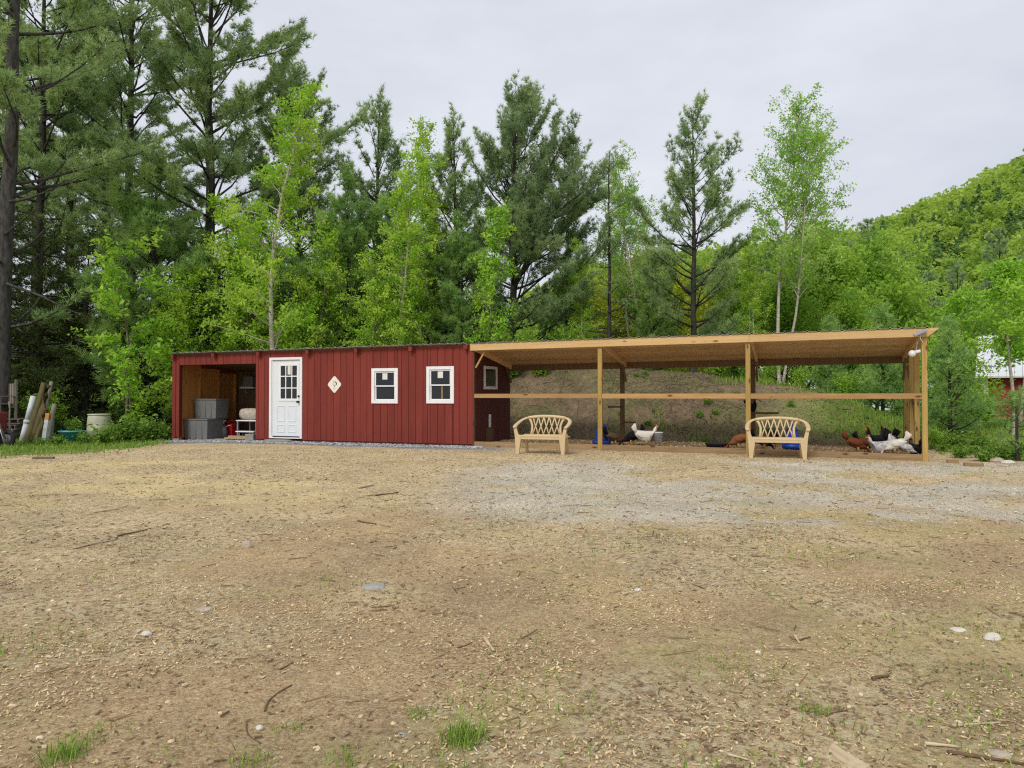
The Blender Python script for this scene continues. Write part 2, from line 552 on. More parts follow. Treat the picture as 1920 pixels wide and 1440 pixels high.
# ------------------------------------------------------------------ ground
def axis(lo, hi, steps):
    """steps: list of (limit, spacing) used for |v - 0|"""
    out = [0.0]
    v = 0.0
    while v < hi:
        for lim, s in steps:
            if v < lim:
                break
        v += s
        out.append(v)
    neg = []
    v = 0.0
    while v > lo:
        for lim, s in steps:
            if -v < lim:
                break
        v -= s
        neg.append(v)
    return np.array(neg[::-1] + out)
gx = axis(-900, 900, [(5, 0.08), (14, 0.13), (26, 0.4), (60, 2.5), (1e9, 60)])
gy = np.concatenate([[-900, -300, -100, -30, -10, -4], np.arange(-2, 1.9, 0.4), axis(0, 900, [(1.99, 2.0), (7, 0.07), (14, 0.10), (20, 0.13), (26, 0.17), (32, 0.4), (60, 1.5), (1e9, 60)])[1:]])
X, Y = np.meshgrid(gx, gy)
Z = terrain(X, Y)
lxg, lyg = W2L(X, Y)
near = 1 - ss(12, 24, Y)
Z = Z + near * (0.016 * (fbm(X * 3.1, Y * 3.1, 4) - 0.5) + 0.012 * (fbm(X * 9, Y * 9, 3) - 0.5)) * (1 - ss(-0.6, 0.0, lyg) * 0.6)
nx, ny = len(gx), len(gy)
V = np.stack([X, Y, Z], -1).reshape(-1, 3)
ii = np.arange((ny - 1) * nx).reshape(ny - 1, nx)[:, :-1].reshape(-1)
Fq = np.stack([ii, ii + 1, ii + nx + 1, ii + nx], -1)

def wgt(px0, px1, pw, d0, d1, dw):
    """soft box in the (view direction, distance) plane of the yard"""
    P = X / np.maximum(Y, 0.5) * F + 960
    return ss(px0 - pw, px0 + pw, P) * (1 - ss(px1 - pw, px1 + pw, P)) * ss(d0 - dw, d0 + dw, Y) * (1 - ss(d1 - dw, d1 + dw, Y))
nA, nB = fbm(X * 0.9 + 3, Y * 0.9, 4), fbm(X * 0.35 + 9, Y * 0.35 + 2, 3)
gravel = (1 - ss(0.15, 0.75, np.abs(lyg + 0.25) - 0.25 + 0.9 * (nA - 0.5))) * ss(-9.6, -9.0, lxg) * (1 - ss(0.0, 1.6, lxg)) * 1.0
bay = ss(-9.1, -9.0, lxg) * (1 - ss(-6.55, -6.5, lxg)) * ss(-0.2, 0, lyg) * (1 - ss(2.4, 2.5, lyg))
gravel = np.maximum(gravel, bay)
grey = np.clip(1.6 * ss(0.26, 0.52, nB + 0.25 * (nA - 0.5)) * ss(7.0, 8.6, Y) * (1 - ss(11.5, 14.5, Y)) * ss(-2.0, 2.0, X), 0, 1)
sand = ss(0.42, 0.6, nA * 0.5 + nB * 0.5) * ss(7, 9.5, Y) * (1 - ss(13, 15.5, Y)) * (1 - ss(-3.5, -1.0, X))
green = np.clip(ss(0.46, 0.70, fbm(X * 1.1 + 40, Y * 1.1 + 7, 4)) * ss(-1.0, 3.5, X) * (1 - ss(7, 10, Y)) * 0.9 + 0.5 * ss(0.6, 0.75, fbm(X * 1.4 + 4, Y * 1.4 + 70, 4)), 0, 1) * (1 - gravel)
red = ss(0.47, 0.64, fbm(X * 0.7 + 80, Y * 0.7 + 30, 4)) * (1 - ss(7.5, 10, Y))
lawn = ss(-2, 7, lawn_edge(X, Y) + 16 * (nA - 0.5)) * (1 - ss(26, 34, Y))
lawn = np.maximum(lawn, ss(3.4, 4.5, lyg) * ss(6.0, 9.5, lxg + 2 * (nB - 0.5)) * 0.85)
litter = ss(2.55, 3.1, lyg) * (1 - 0.8 * lawn) * (1 - ss(60, 80, Y))
run_in = ss(0.0, 0.1, lxg) * (1 - ss(9.3, 9.4, lxg)) * ss(0.0, 0.1, lyg) * (1 - ss(2.5, 2.6, lyg))

m, N, Lk, bs = nodemat('yard_ground')
t = N.new('ShaderNodeTexCoord')
def noise(scale, detail=6, rough=0.65):
    n = N.new('ShaderNodeTexNoise')
    n.inputs['Scale'].default_value = scale
    n.inputs['Detail'].default_value = detail
    n.inputs['Roughness'].default_value = rough
    Lk.new(t.outputs['Object'], n.inputs['Vector'])
    return n.outputs['Fac']
def ramp(f, stops):
    r = N.new('ShaderNodeValToRGB')
    els = r.color_ramp.elements
    while len(els) < len(stops):
        els.new(0.5)
    for e, (p, c) in zip(els, stops):
        e.position = p
        e.color = c
    Lk.new(f, r.inputs['Fac'])
    return r.outputs['Color']
def mixc(f, a, b, k=1.0, mode='MIX'):
    x = N.new('ShaderNodeMix')
    x.data_type = 'RGBA'
    x.blend_type = mode
    if isinstance(f, float):
        x.inputs[0].default_value = f
    else:
        Lk.new(f, x.inputs[0])
    for s, q in ((x.inputs[6], a), (x.inputs[7], b)):
        if isinstance(q, tuple):
            s.default_value = q
        else:
            Lk.new(q, s)
    return x.outputs[2]
def mask(name, sharpen=None):
    a = N.new('ShaderNodeAttribute')
    a.attribute_name = name
    if sharpen is None:
        return a.outputs['Fac']
    mm = N.new('ShaderNodeMath')
    mm.operation = 'MULTIPLY_ADD'
    Lk.new(sharpen, mm.inputs[0])
    mm.inputs[1].default_value = 0.9
    Lk.new(a.outputs['Fac'], mm.inputs[2])
    r = N.new('ShaderNodeMapRange')
    r.inputs['From Min'].default_value = 0.55
    r.inputs['From Max'].default_value = 1.15
    r.clamp = True
    Lk.new(mm.outputs[0], r.inputs['Value'])
    return r.outputs['Result']
n_fine, n_mid, n_big, n_speck = noise(38, 8, 0.75), noise(7, 8, 0.7), noise(0.8, 5), noise(120, 4, 0.8)
GK = 2.2                                # the dry soil is pale
def cells(scale):
    """small flat grains, each with its own tone"""
    v = N.new('ShaderNodeTexVoronoi')
    v.inputs['Scale'].default_value = scale
    dm = N.new('ShaderNodeVectorMath')
    dm.operation = 'MULTIPLY_ADD'
    dm.inputs[1].default_value = (1, 1, 0.4)
    w = N.new('ShaderNodeTexNoise')
    w.inputs['Scale'].default_value = scale * 0.4
    Lk.new(t.outputs['Object'], w.inputs['Vector'])
    sc_ = N.new('ShaderNodeVectorMath')
    sc_.operation = 'SCALE'
    sc_.inputs['Scale'].default_value = 1.1 / scale
    Lk.new(w.outputs['Color'], sc_.inputs[0])
    Lk.new(t.outputs['Object'], dm.inputs[0])
    Lk.new(sc_.outputs['Vector'], dm.inputs[2])
    Lk.new(dm.outputs['Vector'], v.inputs['Vector'])
    sp = N.new('ShaderNodeSeparateColor')
    Lk.new(v.outputs['Color'], sp.inputs['Color'])
    return sp.outputs[0], v.outputs['Distance']
cA, dA = cells(34)
cB, dB = cells(95)
tones = [(0.0, S(66, 53, 40, GK)), (0.14, S(112, 93, 69, GK)), (0.4, S(151, 130, 99, GK)), (0.72, S(176, 153, 117, GK * 0.92)), (0.9, S(196, 174, 138, GK * 0.8)), (1.0, S(222, 206, 176, 1.2))]
dirt = mixc(ramp(n_mid, [(0.38, (0.25, 0.25, 0.25, 1)), (0.66, (0.8, 0.8, 0.8, 1))]), ramp(cA, tones), ramp(cB, tones))
dirt = mixc(ramp(n_fine, [(0.4, (0, 0, 0, 1)), (0.8, (0.5, 0.5, 0.5, 1))]), dirt, ramp(n_speck, [(0.3, S(96, 78, 58, GK)), (0.5, S(152, 129, 97, GK)), (0.7, S(196, 174, 138, GK * 0.8))]))
redc = mixc(0.55, ramp(cB, [(0.0, S(66, 51, 38, GK)), (0.25, S(116, 94, 70, GK)), (0.8, S(160, 137, 106, GK)), (1.0, S(206, 184, 150, GK * 0.75))]), ramp(n_fine, [(0.28, S(114, 95, 70, GK)), (0.5, S(148, 127, 94, GK)), (0.75, S(176, 155, 120, GK))]))
c = mixc(mask('red', n_mid), dirt, redc)
sandc = mixc(0.7, dirt, ramp(n_fine, [(0.3, S(168, 134, 94, GK)), (0.6, S(192, 158, 116, GK * 0.92)), (0.8, S(206, 178, 140, GK * 0.8))]))
c = mixc(mask('sand', n_mid), c, sandc)
greyc = ramp(cB, [(0.0, S(112, 103, 88, GK)), (0.4, S(152, 143, 126, GK)), (1.0, S(186, 177, 160, GK * 0.85))])
c = mixc(mask('grey', n_mid), c, mixc(0.85, dirt, greyc))
greenc = mixc(0.5, dirt, ramp(n_fine, [(0.28, S(96, 88, 56, GK)), (0.55, S(146, 132, 88, GK)), (0.75, S(174, 158, 114, GK))]))
c = mixc(mask('green', n_mid), c, greenc)
litc = mixc(0.45, ramp(n_fine, [(0.28, S(62, 52, 42)), (0.45, S(106, 92, 73)), (0.6, S(140, 123, 99)), (0.8, S(182, 164, 136))]), ramp(noise(2.6, 8, 0.7), [(0.36, S(84, 66, 50)), (0.5, S(134, 111, 86)), (0.64, S(172, 149, 120))]))
litc = mixc(ramp(n_big, [(0.4, (0, 0, 0, 1)), (0.62, (1, 1, 1, 1))]), litc, ramp(n_mid, [(0.3, S(70, 74, 42)), (0.55, S(116, 114, 74)), (0.75, S(150, 132, 104))]))
litc = mixc(0.16, litc, ramp(cA, [(0.0, S(38, 32, 24)), (0.3, S(80, 68, 52)), (0.7, S(118, 102, 80)), (1.0, S(176, 158, 130))]))
c = mixc(mask('litter'), c, litc)
lawnc = ramp(n_fine, [(0.3, S(80, 96, 40)), (0.55, S(118, 140, 60)), (0.75, S(160, 158, 100))])
c = mixc(mask('lawn', n_mid), c, lawnc)
grvc = ramp(n_speck, [(0.3, S(104, 104, 102, 1.2)), (0.55, S(156, 156, 154, 1.2)), (0.75, S(196, 196, 194, 1.2))])
c = mixc(mask('gravel', n_fine), c, grvc)
runc = ramp(n_fine, [(0.3, S(94, 78, 60, 1.2)), (0.55, S(146, 124, 96, 1.2)), (0.75, S(196, 174, 142, 1.2))])
c = mixc(mask('run'), c, runc)
c = mixc(1.0, c, ramp(noise(13, 10, 0.86), [(0.30, (0.46, 0.45, 0.44, 1)), (0.43, (0.98, 0.97, 0.96, 1)), (0.56, (1.17, 1.16, 1.15, 1)), (0.72, (1.55, 1.52, 1.46, 1))]), mode='MULTIPLY')  # mottled tone; the shade of small soil lumps is put into the colour
c = mixc(1.0, c, ramp(noise(1.1, 6, 0.6), [(0.34, (0.86, 0.87, 0.92, 1)), (0.66, (1.14, 1.14, 1.17, 1))]), mode='MULTIPLY')
Lk.new(c, bs.inputs['Base Color'])
bs.inputs['Roughness'].default_value = 0.95
bs.inputs['Specular IOR Level'].default_value = 0.1
bm = N.new('ShaderNodeBump')
bm.inputs['Strength'].default_value = 0.9
bm.inputs['Distance'].default_value = 0.03
ba = N.new('ShaderNodeMath')
ba.operation = 'ADD'
Lk.new(cA, ba.inputs[0])
Lk.new(n_speck, ba.inputs[1])
Lk.new(ba.outputs[0], bm.inputs['Height'])
Lk.new(bm.outputs['Normal'], bs.inputs['Normal'])
M['ground'] = m
me = raw_mesh('ground', V, Fq, M['ground'], smooth=True)
for nm, arr in (('gravel', gravel), ('grey', grey), ('sand', sand), ('green', green), ('red', red), ('lawn', lawn), ('litter', litter), ('run', run_in)):
    a = me.attributes.new(nm, 'FLOAT', 'POINT')
    a.data.foreach_set('value', np.asarray(arr, np.float32).reshape(-1))
link('ground', me, kind='structure')

# ------------------------------------------------------------------ red shed
WD = 2.45                                   # depth of shed and run
XL = lx_at(325)                             # left end, about -9.13
shed = thing('chicken_coop_shed', 'long low red board shed with white door and two white windows', 'shed', (JX, JY, 0), ANG)
slope = 0.15                                # roof falls to the back
def rz(lx, ly):
    return ztop(lx) - slope * ly

x_bay0, x_bay1 = lx_at(337), lx_at(479.5)
z_bay = z_at(408, 683)
x_d0, x_d1 = lx_at(507), lx_at(566)
z_d1 = z_at(537, 671.5)
W1 = (lx_at(699), lx_at(745), z_at(722, 755), z_at(722, 692))
W2 = (lx_at(802), lx_at(850), z_at(826, 755), z_at(826, 688.5))
zb = 0.07                                   # lower edge of the siding
openings = [(x_bay0, x_bay1, -1, z_bay), (x_d0, x_d1, -1, z_d1), W1, W2]
wall = MB()
# backing behind the boards, in strips round the openings
xs = sorted({XL + 0.02, -0.02, x_bay0, x_bay1, x_d0, x_d1, W1[0], W1[1], W2[0], W2[1]})
for a, b in zip(xs[:-1], xs[1:]):
    spans = [(zb, ztop(a) - 0.05)]
    mid = (a + b) / 2
    for o0, o1, z0, z1 in openings:
        if o0 - 1e-4 <= mid <= o1 + 1e-4:
            spans = [s for s in ((zb, z0), (z1, ztop(a) - 0.05)) if s[1] - s[0] > 0.01]
    for z0, z1 in spans:
        wall.bx(a, b, 0.014, 0.09, z0, z1)
front = wall.build('front_wall', M['red_dark'], shed)
pitch = 0.196
k = 0
x = XL
rngb = random.Random(4)
while x < -0.01:
    x1 = min(x + pitch, 0)
    cuts = sorted({x, x1} | {v for o in openings for v in o[:2] if x < v < x1})
    for a, b in zip(cuts[:-1], cuts[1:]):
        if b - a < 0.012:
            continue
        mid = (a + b) / 2
        spans = [(zb - 0.01, rz(a, 0) - 0.03)]
        for o0, o1, z0, z1 in openings:
            if o0 <= mid <= o1:
                spans = [s for s in ((zb - 0.01, z0), (z1, rz(a, 0) - 0.03)) if s[1] - s[0] > 0.02]
        for z0, z1 in spans:
            d = rngb.uniform(-0.0015, 0.0015)
            MB().bx(a + 0.005, b - 0.005, -0.004 + d, 0.0135, z0, z1).build('siding_board', M['red'], front)
    x = x1
# other walls
MB().bx(XL, XL + 0.03, 0.05, WD, -0.05, 2.0).add([(XL, 0.05, 2.0), (XL + 0.03, 0.05, 2.0), (XL + 0.03, 0.05, rz(XL, 0.05) - 0.06), (XL, 0.05, rz(XL, 0.05) - 0.06), (XL, WD, 2.0), (XL + 0.03, WD, 2.0)],
    [(0, 1, 2, 3), (1, 5, 2), (0, 3, 4), (3, 2, 5, 4)]).build('left_wall', M['red'], shed)
MB().bx(XL, 0, WD, WD + 0.03, -0.05, rz(-5, WD) - 0.06).build('back_wall', M['darkwood'], shed)
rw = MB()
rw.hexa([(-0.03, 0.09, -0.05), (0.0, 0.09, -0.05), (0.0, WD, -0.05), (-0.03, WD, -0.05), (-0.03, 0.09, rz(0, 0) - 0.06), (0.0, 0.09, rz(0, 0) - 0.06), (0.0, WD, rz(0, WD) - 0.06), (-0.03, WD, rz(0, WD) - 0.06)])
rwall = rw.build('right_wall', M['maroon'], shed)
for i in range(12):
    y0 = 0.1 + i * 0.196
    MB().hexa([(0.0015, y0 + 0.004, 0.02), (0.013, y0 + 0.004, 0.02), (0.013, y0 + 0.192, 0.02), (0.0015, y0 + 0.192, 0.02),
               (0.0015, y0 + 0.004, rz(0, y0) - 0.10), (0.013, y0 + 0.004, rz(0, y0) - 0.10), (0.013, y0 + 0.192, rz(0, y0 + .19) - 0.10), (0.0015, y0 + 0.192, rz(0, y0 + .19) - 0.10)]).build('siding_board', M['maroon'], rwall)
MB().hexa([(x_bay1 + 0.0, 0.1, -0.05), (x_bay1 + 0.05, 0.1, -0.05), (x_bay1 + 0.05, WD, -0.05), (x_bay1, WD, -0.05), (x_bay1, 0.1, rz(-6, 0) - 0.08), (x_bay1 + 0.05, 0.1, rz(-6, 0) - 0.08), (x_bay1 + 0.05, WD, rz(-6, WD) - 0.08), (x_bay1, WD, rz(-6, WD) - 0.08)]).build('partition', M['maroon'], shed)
MB().bx(x_bay1 + 0.05, -0.03, 0.1, WD, -0.02, 0.05).build('floor', M['darkwood'], shed)
# bay lining
for i in range(3):
    y0 = 0.12 + i * 0.76
    MB().bx(XL + 0.032, XL + 0.042, y0, y0 + 0.74, 0.02, rz(XL, y0 + 0.74) - 0.12).build('plywood_panel', M['ply'], shed)
for y0 in (0.05, 0.85, 1.6, 2.3):
    MB().bx(XL + 0.045, XL + 0.135, y0, y0 + 0.045, 0, rz(XL, y0) - 0.14).build('stud', M['ply'], shed)
MB().bx(XL + 0.05, x_bay1 - 0.01, 0.03, 0.12, z_bay + 0.002, z_bay + 0.14).build('header', M['ply'], shed)
MB().bx(XL + 0.05, x_bay1 - 0.01, WD - 0.05, WD - 0.01, 1.55, 1.65).build('back_girt', M['darkwood'], shed)
# corner boards and bottom skirt
MB().bx(XL - 0.02, XL + 0.10, -0.022, -0.0065, zb - 0.06, rz(XL, 0) - 0.05).build('corner_board', M['red'], shed)
MB().bx(x_bay0 - 0.075, x_bay0 + 0.0, -0.0225, -0.007, zb - 0.055, z_bay).build('jamb_board', M['red'], shed)
MB().bx(-0.085, 0.03, -0.022, -0.0065, zb - 0.01, rz(0, 0) - 0.04).build('corner_board', M['red'], shed)
MB().bx(0.0025, 0.045, -0.0062, 0.085, 0.0, rz(0, 0) - 0.05).build('corner_post', M['darkwood'], shed)
MB().bx(x_bay1, 0.0, 0.01, 0.10, -0.04, zb - 0.012).build('skid', M['maroon'], shed)
MB().bx(XL, x_bay0, -0.02, 0.09, -0.12, zb - 0.06).build('foot_block', M['concrete'], shed)
# rafter tails with small clips
for px in (328, 404, 488, 580, 671, 773, 876):
    x = lx_at(px)
    MB().bx(x - 0.045, x + 0.045, -0.12, 0.0, rz(x, 0) - 0.125, rz(x, 0) - 0.02).build('rafter_tail', M['red'], shed)
    MB().bx(x + 0.05, x + 0.10, -0.018, -0.0055, rz(x, 0) - 0.16, rz(x, 0) - 0.115).build('rafter_clip', M['red_dark'], shed)
def ribbed_roof(xa, xb, ya, yb, name, parent, dz=0.0):
    rb = MB()
    prof = []
    x = xa
    while x < xb - 0.001:
        for dx, h in ((0.0, 0.0), (0.155, 0.0), (0.168, 0.022), (0.188, 0.022), (0.201, 0.0)):
            if x + dx <= xb:
                prof.append((x + dx, h))
        x += 0.21
    n = len(prof)
    V = []
    for q in (0.0, -0.003):
        for yy in (ya, yb):
            V += [(px_, yy, rz(px_, yy) + h + q + dz) for px_, h in prof]
    Fs = []
    for i in range(n - 1):
        Fs += [(i, i + 1, n + i + 1, n + i), (2 * n + i, 3 * n + i, 3 * n + i + 1, 2 * n + i + 1), (i, 2 * n + i, 2 * n + i + 1, i + 1), (n + i, n + i + 1, 3 * n + i + 1, 3 * n + i)]
    return rb.add(V, Fs).build(name, M['roofmetal'], parent)
ribbed_roof(XL - 0.05, -0.005, -0.14, WD + 0.2, 'metal_roof', shed)
MB().hexa([(XL, 0.0, rz(XL, 0) - 0.06), (0, 0.0, rz(0, 0) - 0.06), (0, WD, rz(0, WD) - 0.06), (XL, WD, rz(XL, WD) - 0.06), (XL, 0.0, rz(XL, 0) - 0.008), (0, 0.0, rz(0, 0) - 0.008), (0, WD, rz(0, WD) - 0.008), (XL, WD, rz(XL, WD) - 0.008)]).build('roof_deck', M['darkwood'], shed)

# door: frame, leaf with nine panes, panels, hardware
dz0 = z_at(537, 822)
door = MB().bx(x_d0 + 0.075, x_d1 - 0.05, 0.012, 0.055, dz0 + 0.06, z_d1 - 0.055)
door = door.build('door', M['door'], shed)
df = MB()
df.bx(x_d0 - 0.02, x_d0 + 0.05, -0.03, 0.06, dz0, z_d1 + 0.02)
df.bx(x_d1 - 0.045, x_d1 + 0.02, -0.03, 0.06, dz0, z_d1 + 0.02)
df.bx(x_d0 + 0.0505, x_d1 - 0.0455, -0.03, 0.06, z_d1 - 0.045, z_d1 + 0.02)
df.bx(x_d0 + 0.0505, x_d1 - 0.0455, -0.045, 0.06, dz0, dz0 + 0.03)
df.bx(x_d0 + 0.0505, x_d0 + 0.074, -0.005, 0.05, dz0 + 0.0305, z_d1 - 0.046)
df.build('door_frame', M['white'], door, bevel=0.004)
MB().bx(x_d0 + 0.08, x_d1 - 0.05, -0.008, 0.011, dz0 + 0.032, dz0 + 0.055).build('threshold', M['black'], door)
gx0, gx1 = lx_at(524.5), lx_at(558.5)
gz0, gz1 = z_at(541, 749.5), z_at(541, 683.5)
pw, ph = (gx1 - gx0) / 3, (gz1 - gz0) / 3
for i in range(3):
    for j in range(3):
        MB().bx(gx0 + i * pw + 0.014, gx0 + (i + 1) * pw - 0.014, 0.0075, 0.0115, gz0 + j * ph + 0.014, gz0 + (j + 1) * ph - 0.014).build('pane', M['glass'], door)
mu = MB()
for i in range(4):
    w = 0.03 if i in (0, 3) else 0.0135
    mu.bx(gx0 + i * pw - w, gx0 + i * pw + w, -0.004, 0.0115, gz0 - 0.03, gz1 + 0.03)
for j in range(4):
    w = 0.03 if j in (0, 3) else 0.0135
    for i in range(3):
        mu.bx(gx0 + i * pw + (0.0301 if i == 0 else 0.0136), gx0 + (i + 1) * pw - (0.0301 if i == 2 else 0.0136), -0.0035, 0.0115, gz0 + j * ph - w, gz0 + j * ph + w)
mu.build('muntins', M['white'], door)
MB().bx(gx0 + pw * 1.28, gx0 + pw * 1.78, 0.0045, 0.007, gz0 + 2.15 * ph, gz0 + 2.9 * ph, m=Matrix.Identity(4)).build('notice', M['paper'], door)
dmid = (x_d0 + x_d1) / 2 + 0.012
for sx in (-1, 1):
    for za, zc in ((dz0 + 0.16, dz0 + 0.36), (dz0 + 0.44, dz0 + 0.86)):
        xa, xb = sorted((dmid + sx * 0.055, dmid + sx * 0.30))
        p = MB()
        for (a0, a1, b0, b1) in ((xa, xb, zc - 0.022, zc), (xa, xb, za, za + 0.022), (xa, xa + 0.022, za + 0.0221, zc - 0.0221), (xb - 0.022, xb, za + 0.0221, zc - 0.0221)):
            p.bx(a0, a1, 0.003, 0.0115, b0, b1)
        p.build('door_panel', M['door'], door)
kz = z_at(562, 753.5)
MB().tube([(x_d1 - 0.10, 0.012, kz), (x_d1 - 0.10, -0.02, kz), (x_d1 - 0.10, -0.03, kz), (x_d1 - 0.10, -0.065, kz), (x_d1 - 0.10, -0.075, kz)], [0.03, 0.03, 0.014, 0.03, 0.02], 12, up=(0, 0, 1)).build('knob', M['black'], door)
MB().tube([(x_d1 - 0.10, 0.012, kz + 0.145), (x_d1 - 0.10, -0.015, kz + 0.145)], 0.027, 12).build('deadbolt', M['black'], door)

def window(x0, x1, z0, z1, band):
    t_ = 0.085
    w = MB()
    w.bx(x0 - 0.025, x0 + t_ - 0.025, -0.032, 0.05, z0 - 0.02, z1 + 0.02)
    w.bx(x1 - t_ + 0.025, x1 + 0.025, -0.032, 0.05, z0 - 0.02, z1 + 0.02)
    w.bx(x0 + t_ - 0.0249, x1 - t_ + 0.0249, -0.031, 0.05, z1 - t_ + 0.03, z1 + 0.02)
    w.bx(x0 + t_ - 0.0249, x1 - t_ + 0.0249, -0.034, 0.05, z0 - 0.02, z0 + t_ - 0.03)
    o = w.build('window', M['white'], shed, bevel=0.004)
    a, b, c, d = x0 + 0.062, x1 - 0.062, z0 + 0.057, z1 - 0.057
    mid = (c + d) / 2
    s = MB()
    for (lo, hi, yy) in ((mid - 0.018, d, -0.006), (c, mid + 0.012, 0.014)):
        s.bx(a, a + 0.03, yy, yy + 0.018, lo, hi)
        s.bx(b - 0.03, b, yy, yy + 0.018, lo, hi)
        s.bx(a + 0.0301, b - 0.0301, yy + 0.001, yy + 0.018, hi - 0.032, hi)
        s.bx(a + 0.0301, b - 0.0301, yy + 0.001, yy + 0.018, lo, lo + 0.03)
    s.build('sash', M['white'], o)
    MB().bx(a + 0.03, b - 0.03, 0.006, 0.010, mid + 0.012, d - 0.032).build('pane', M['glass'], o)
    MB().bx(a + 0.03, b - 0.03, 0.026, 0.030, c + 0.03, mid - 0.02).build('pane', M['glass'], o)
    g = (a + b) / 2
    MB().bx(g - 0.075, g + 0.065, 0.003, 0.0045, d - 0.20, d - 0.045).build('sticker', M['paper'], o)
    if band:
        MB().bx(g + 0.015, g + 0.05, 0.018, 0.0245, c + 0.035, mid - 0.03).build('blind_cord', M['rail'], o)
window(*W1, False)
window(*W2, True)
# small window, chicken hatch rope and feeder shelf on the wall inside the run
yA, yB = 0.66, 1.50
zA, zB = 1.36, 1.93
w = MB()
w.bx(0.014, 0.04, yA, yA + 0.08, zA, zB)
w.bx(0.014, 0.04, yB - 0.08, yB, zA, zB)
w.bx(0.014, 0.039, yA + 0.0801, yB - 0.0801, zB - 0.07, zB)
w.bx(0.014, 0.039, yA + 0.0801, yB - 0.0801, zA, zA + 0.07)
w = w.build('window', M['bucket'], shed)
MB().bx(0.0145, 0.02, yA + 0.08, yB - 0.08, zA + 0.07, zB - 0.07).build('pane', M['glass'], w)
MB().bx(0.0145, 0.03, 0.98, 1.10, 0.42, 0.74).build('hatch_guide', M['bucket'], shed)
MB().bx(0.0145, 0.028, 0.82, 1.26, 0.08, 0.40).build('hatch_door', M['darkwood'], shed)

# diamond sign with a rooster
sg = thing('rooster_sign', 'cream diamond sign with a rooster drawing on the red wall', 'sign', (0, 0, 0), 0)
sx_, sz_ = lx_at(627.8), z_at(627.8, 721)
wx, wy = L2W(sx_, -0.006)
sg.location = (wx, wy, sz_)
sg.rotation_euler = (0, 0, ANG)
r_ = 0.215
oct_ = []
for i in range(4):
    a = i * pi / 2
    d, e = (cos(a), sin(a)), (-sin(a), cos(a))
    for q in (-1, 1):
        oct_.append((d[0] * (r_ - 0.02) + e[0] * 0.02 * q, d[1] * (r_ * 1.06 - 0.02) + e[1] * 0.02 * q))
MB().prism(oct_, -0.014, 0.0).build('plate', M['cream'], sg)
ro = MB()
# tail plume, breast, base line and a small head, as dark print raised a hair off the plate
def stroke(pts, ws):
    V, Fs = [], []
    for i, (px_, pz_) in enumerate(pts):
        a, b = pts[max(i - 1, 0)], pts[min(i + 1, len(pts) - 1)]
        dx, dz_ = b[0] - a[0], b[1] - a[1]
        l = math.hypot(dx, dz_) or 1
        V += [(px_ - dz_ / l * ws[i], -0.0155, pz_ + dx / l * ws[i]), (px_ + dz_ / l * ws[i], -0.0155, pz_ - dx / l * ws[i])]
    for i in range(len(pts) - 1):
        Fs.append((2 * i, 2 * i + 1, 2 * i + 3, 2 * i + 2))
    ro.add(V, Fs)
stroke([(0.018, 0.028), (0.03, 0.052), (0.052, 0.052), (0.066, 0.028), (0.06, -0.002), (0.035, -0.018)], [0.005, 0.009, 0.011, 0.013, 0.012, 0.004])
stroke([(0.035, -0.018), (0.005, -0.04), (-0.003, -0.055), (-0.008, -0.03), (-0.03, -0.005)], [0.004, 0.006, 0.004, 0.007, 0.006])
stroke([(-0.03, -0.005), (-0.04, 0.012), (-0.038, 0.03), (-0.03, 0.036)], [0.003, 0.004, 0.005, 0.003])
stroke([(-0.01, -0.03), (0.0, -0.004)], [0.006, 0.003])
stroke([(-0.036, 0.044), (-0.022, 0.050)], [0.004, 0.003])
stroke([(-0.012, -0.062), (0.018, -0.062)], [0.002, 0.002])
stroke([(-0.036, -0.098), (0.034, -0.098)], [0.003, 0.003])
rr = random.Random(2)
for i in range(7):                       # the arc of lettering, too small in the photo to read
    a = radians(128 - i * 12.6)
    cx_, cz_ = 0.072 * cos(a), 0.018 + 0.072 * sin(a)
    stroke([(cx_ - 0.004, cz_ - 0.010), (cx_ - 0.003, cz_ + 0.010)], [0.0022, 0.0022])
    stroke([(cx_ - 0.003, cz_ + rr.choice([-0.008, 0.0, 0.008])), (cx_ + 0.005, cz_ + rr.choice([-0.007, 0.006]))], [0.002, 0.002])
ro.build('print', M['ink'], sg)

# door step
p = G(527, 833)
st = MB()
rr = random.Random(8)
ring = [(0.46 * cos(a) * rr.uniform(.9, 1.06), 0.19 * sin(a) * rr.uniform(.9, 1.05)) for a in [2 * pi * i / 14 for i in range(14)]]
st.add([(x, y, -0.06) for x, y in ring] + [(x * 1.0, y * 1.0, 0.055 + 0.006 * sin(9 * x)) for x, y in ring] + [(x * .95, y * .93, 0.068) for x, y in ring],
       [tuple(range(13, -1, -1)), tuple(range(28, 42))] + [(a + i, a + (i + 1) % 14, a + 14 + (i + 1) % 14, a + 14 + i) for a in (0, 14) for i in range(14)])
wx, wy = L2W((x_d0 + x_d1) / 2 - 0.05, -0.26)
st.build('door_step', M['concrete'], loc=(wx, wy, tz(wx, wy)), rot=ANG, label='flat grey stone slab step below the white door', cat='step')

# ------------------------------------------------------------------ chicken run
run = thing('chicken_run', 'open timber chicken run with plank roof and mid rail beside red shed', 'chicken run', (JX, JY, 0), ANG)
PX = [lx_at(1124.5), lx_at(1402.5), lx_at(1734)]
XR = PX[-1] + 0.045
GZ = [tz(*L2W(x, -0.05)) for x in PX]
SILL_T = 0.125
def zg(x):
    return np.interp(x, [0] + PX, [0.0] + GZ)
for i, x in enumerate(PX):
    hw = 0.047
    MB().bx(x - hw, x + hw, 0.0, 0.09, GZ[i] - 0.06, rz(x, 0.05) - 0.06).build('post', M['post'], run, bevel=0.004)
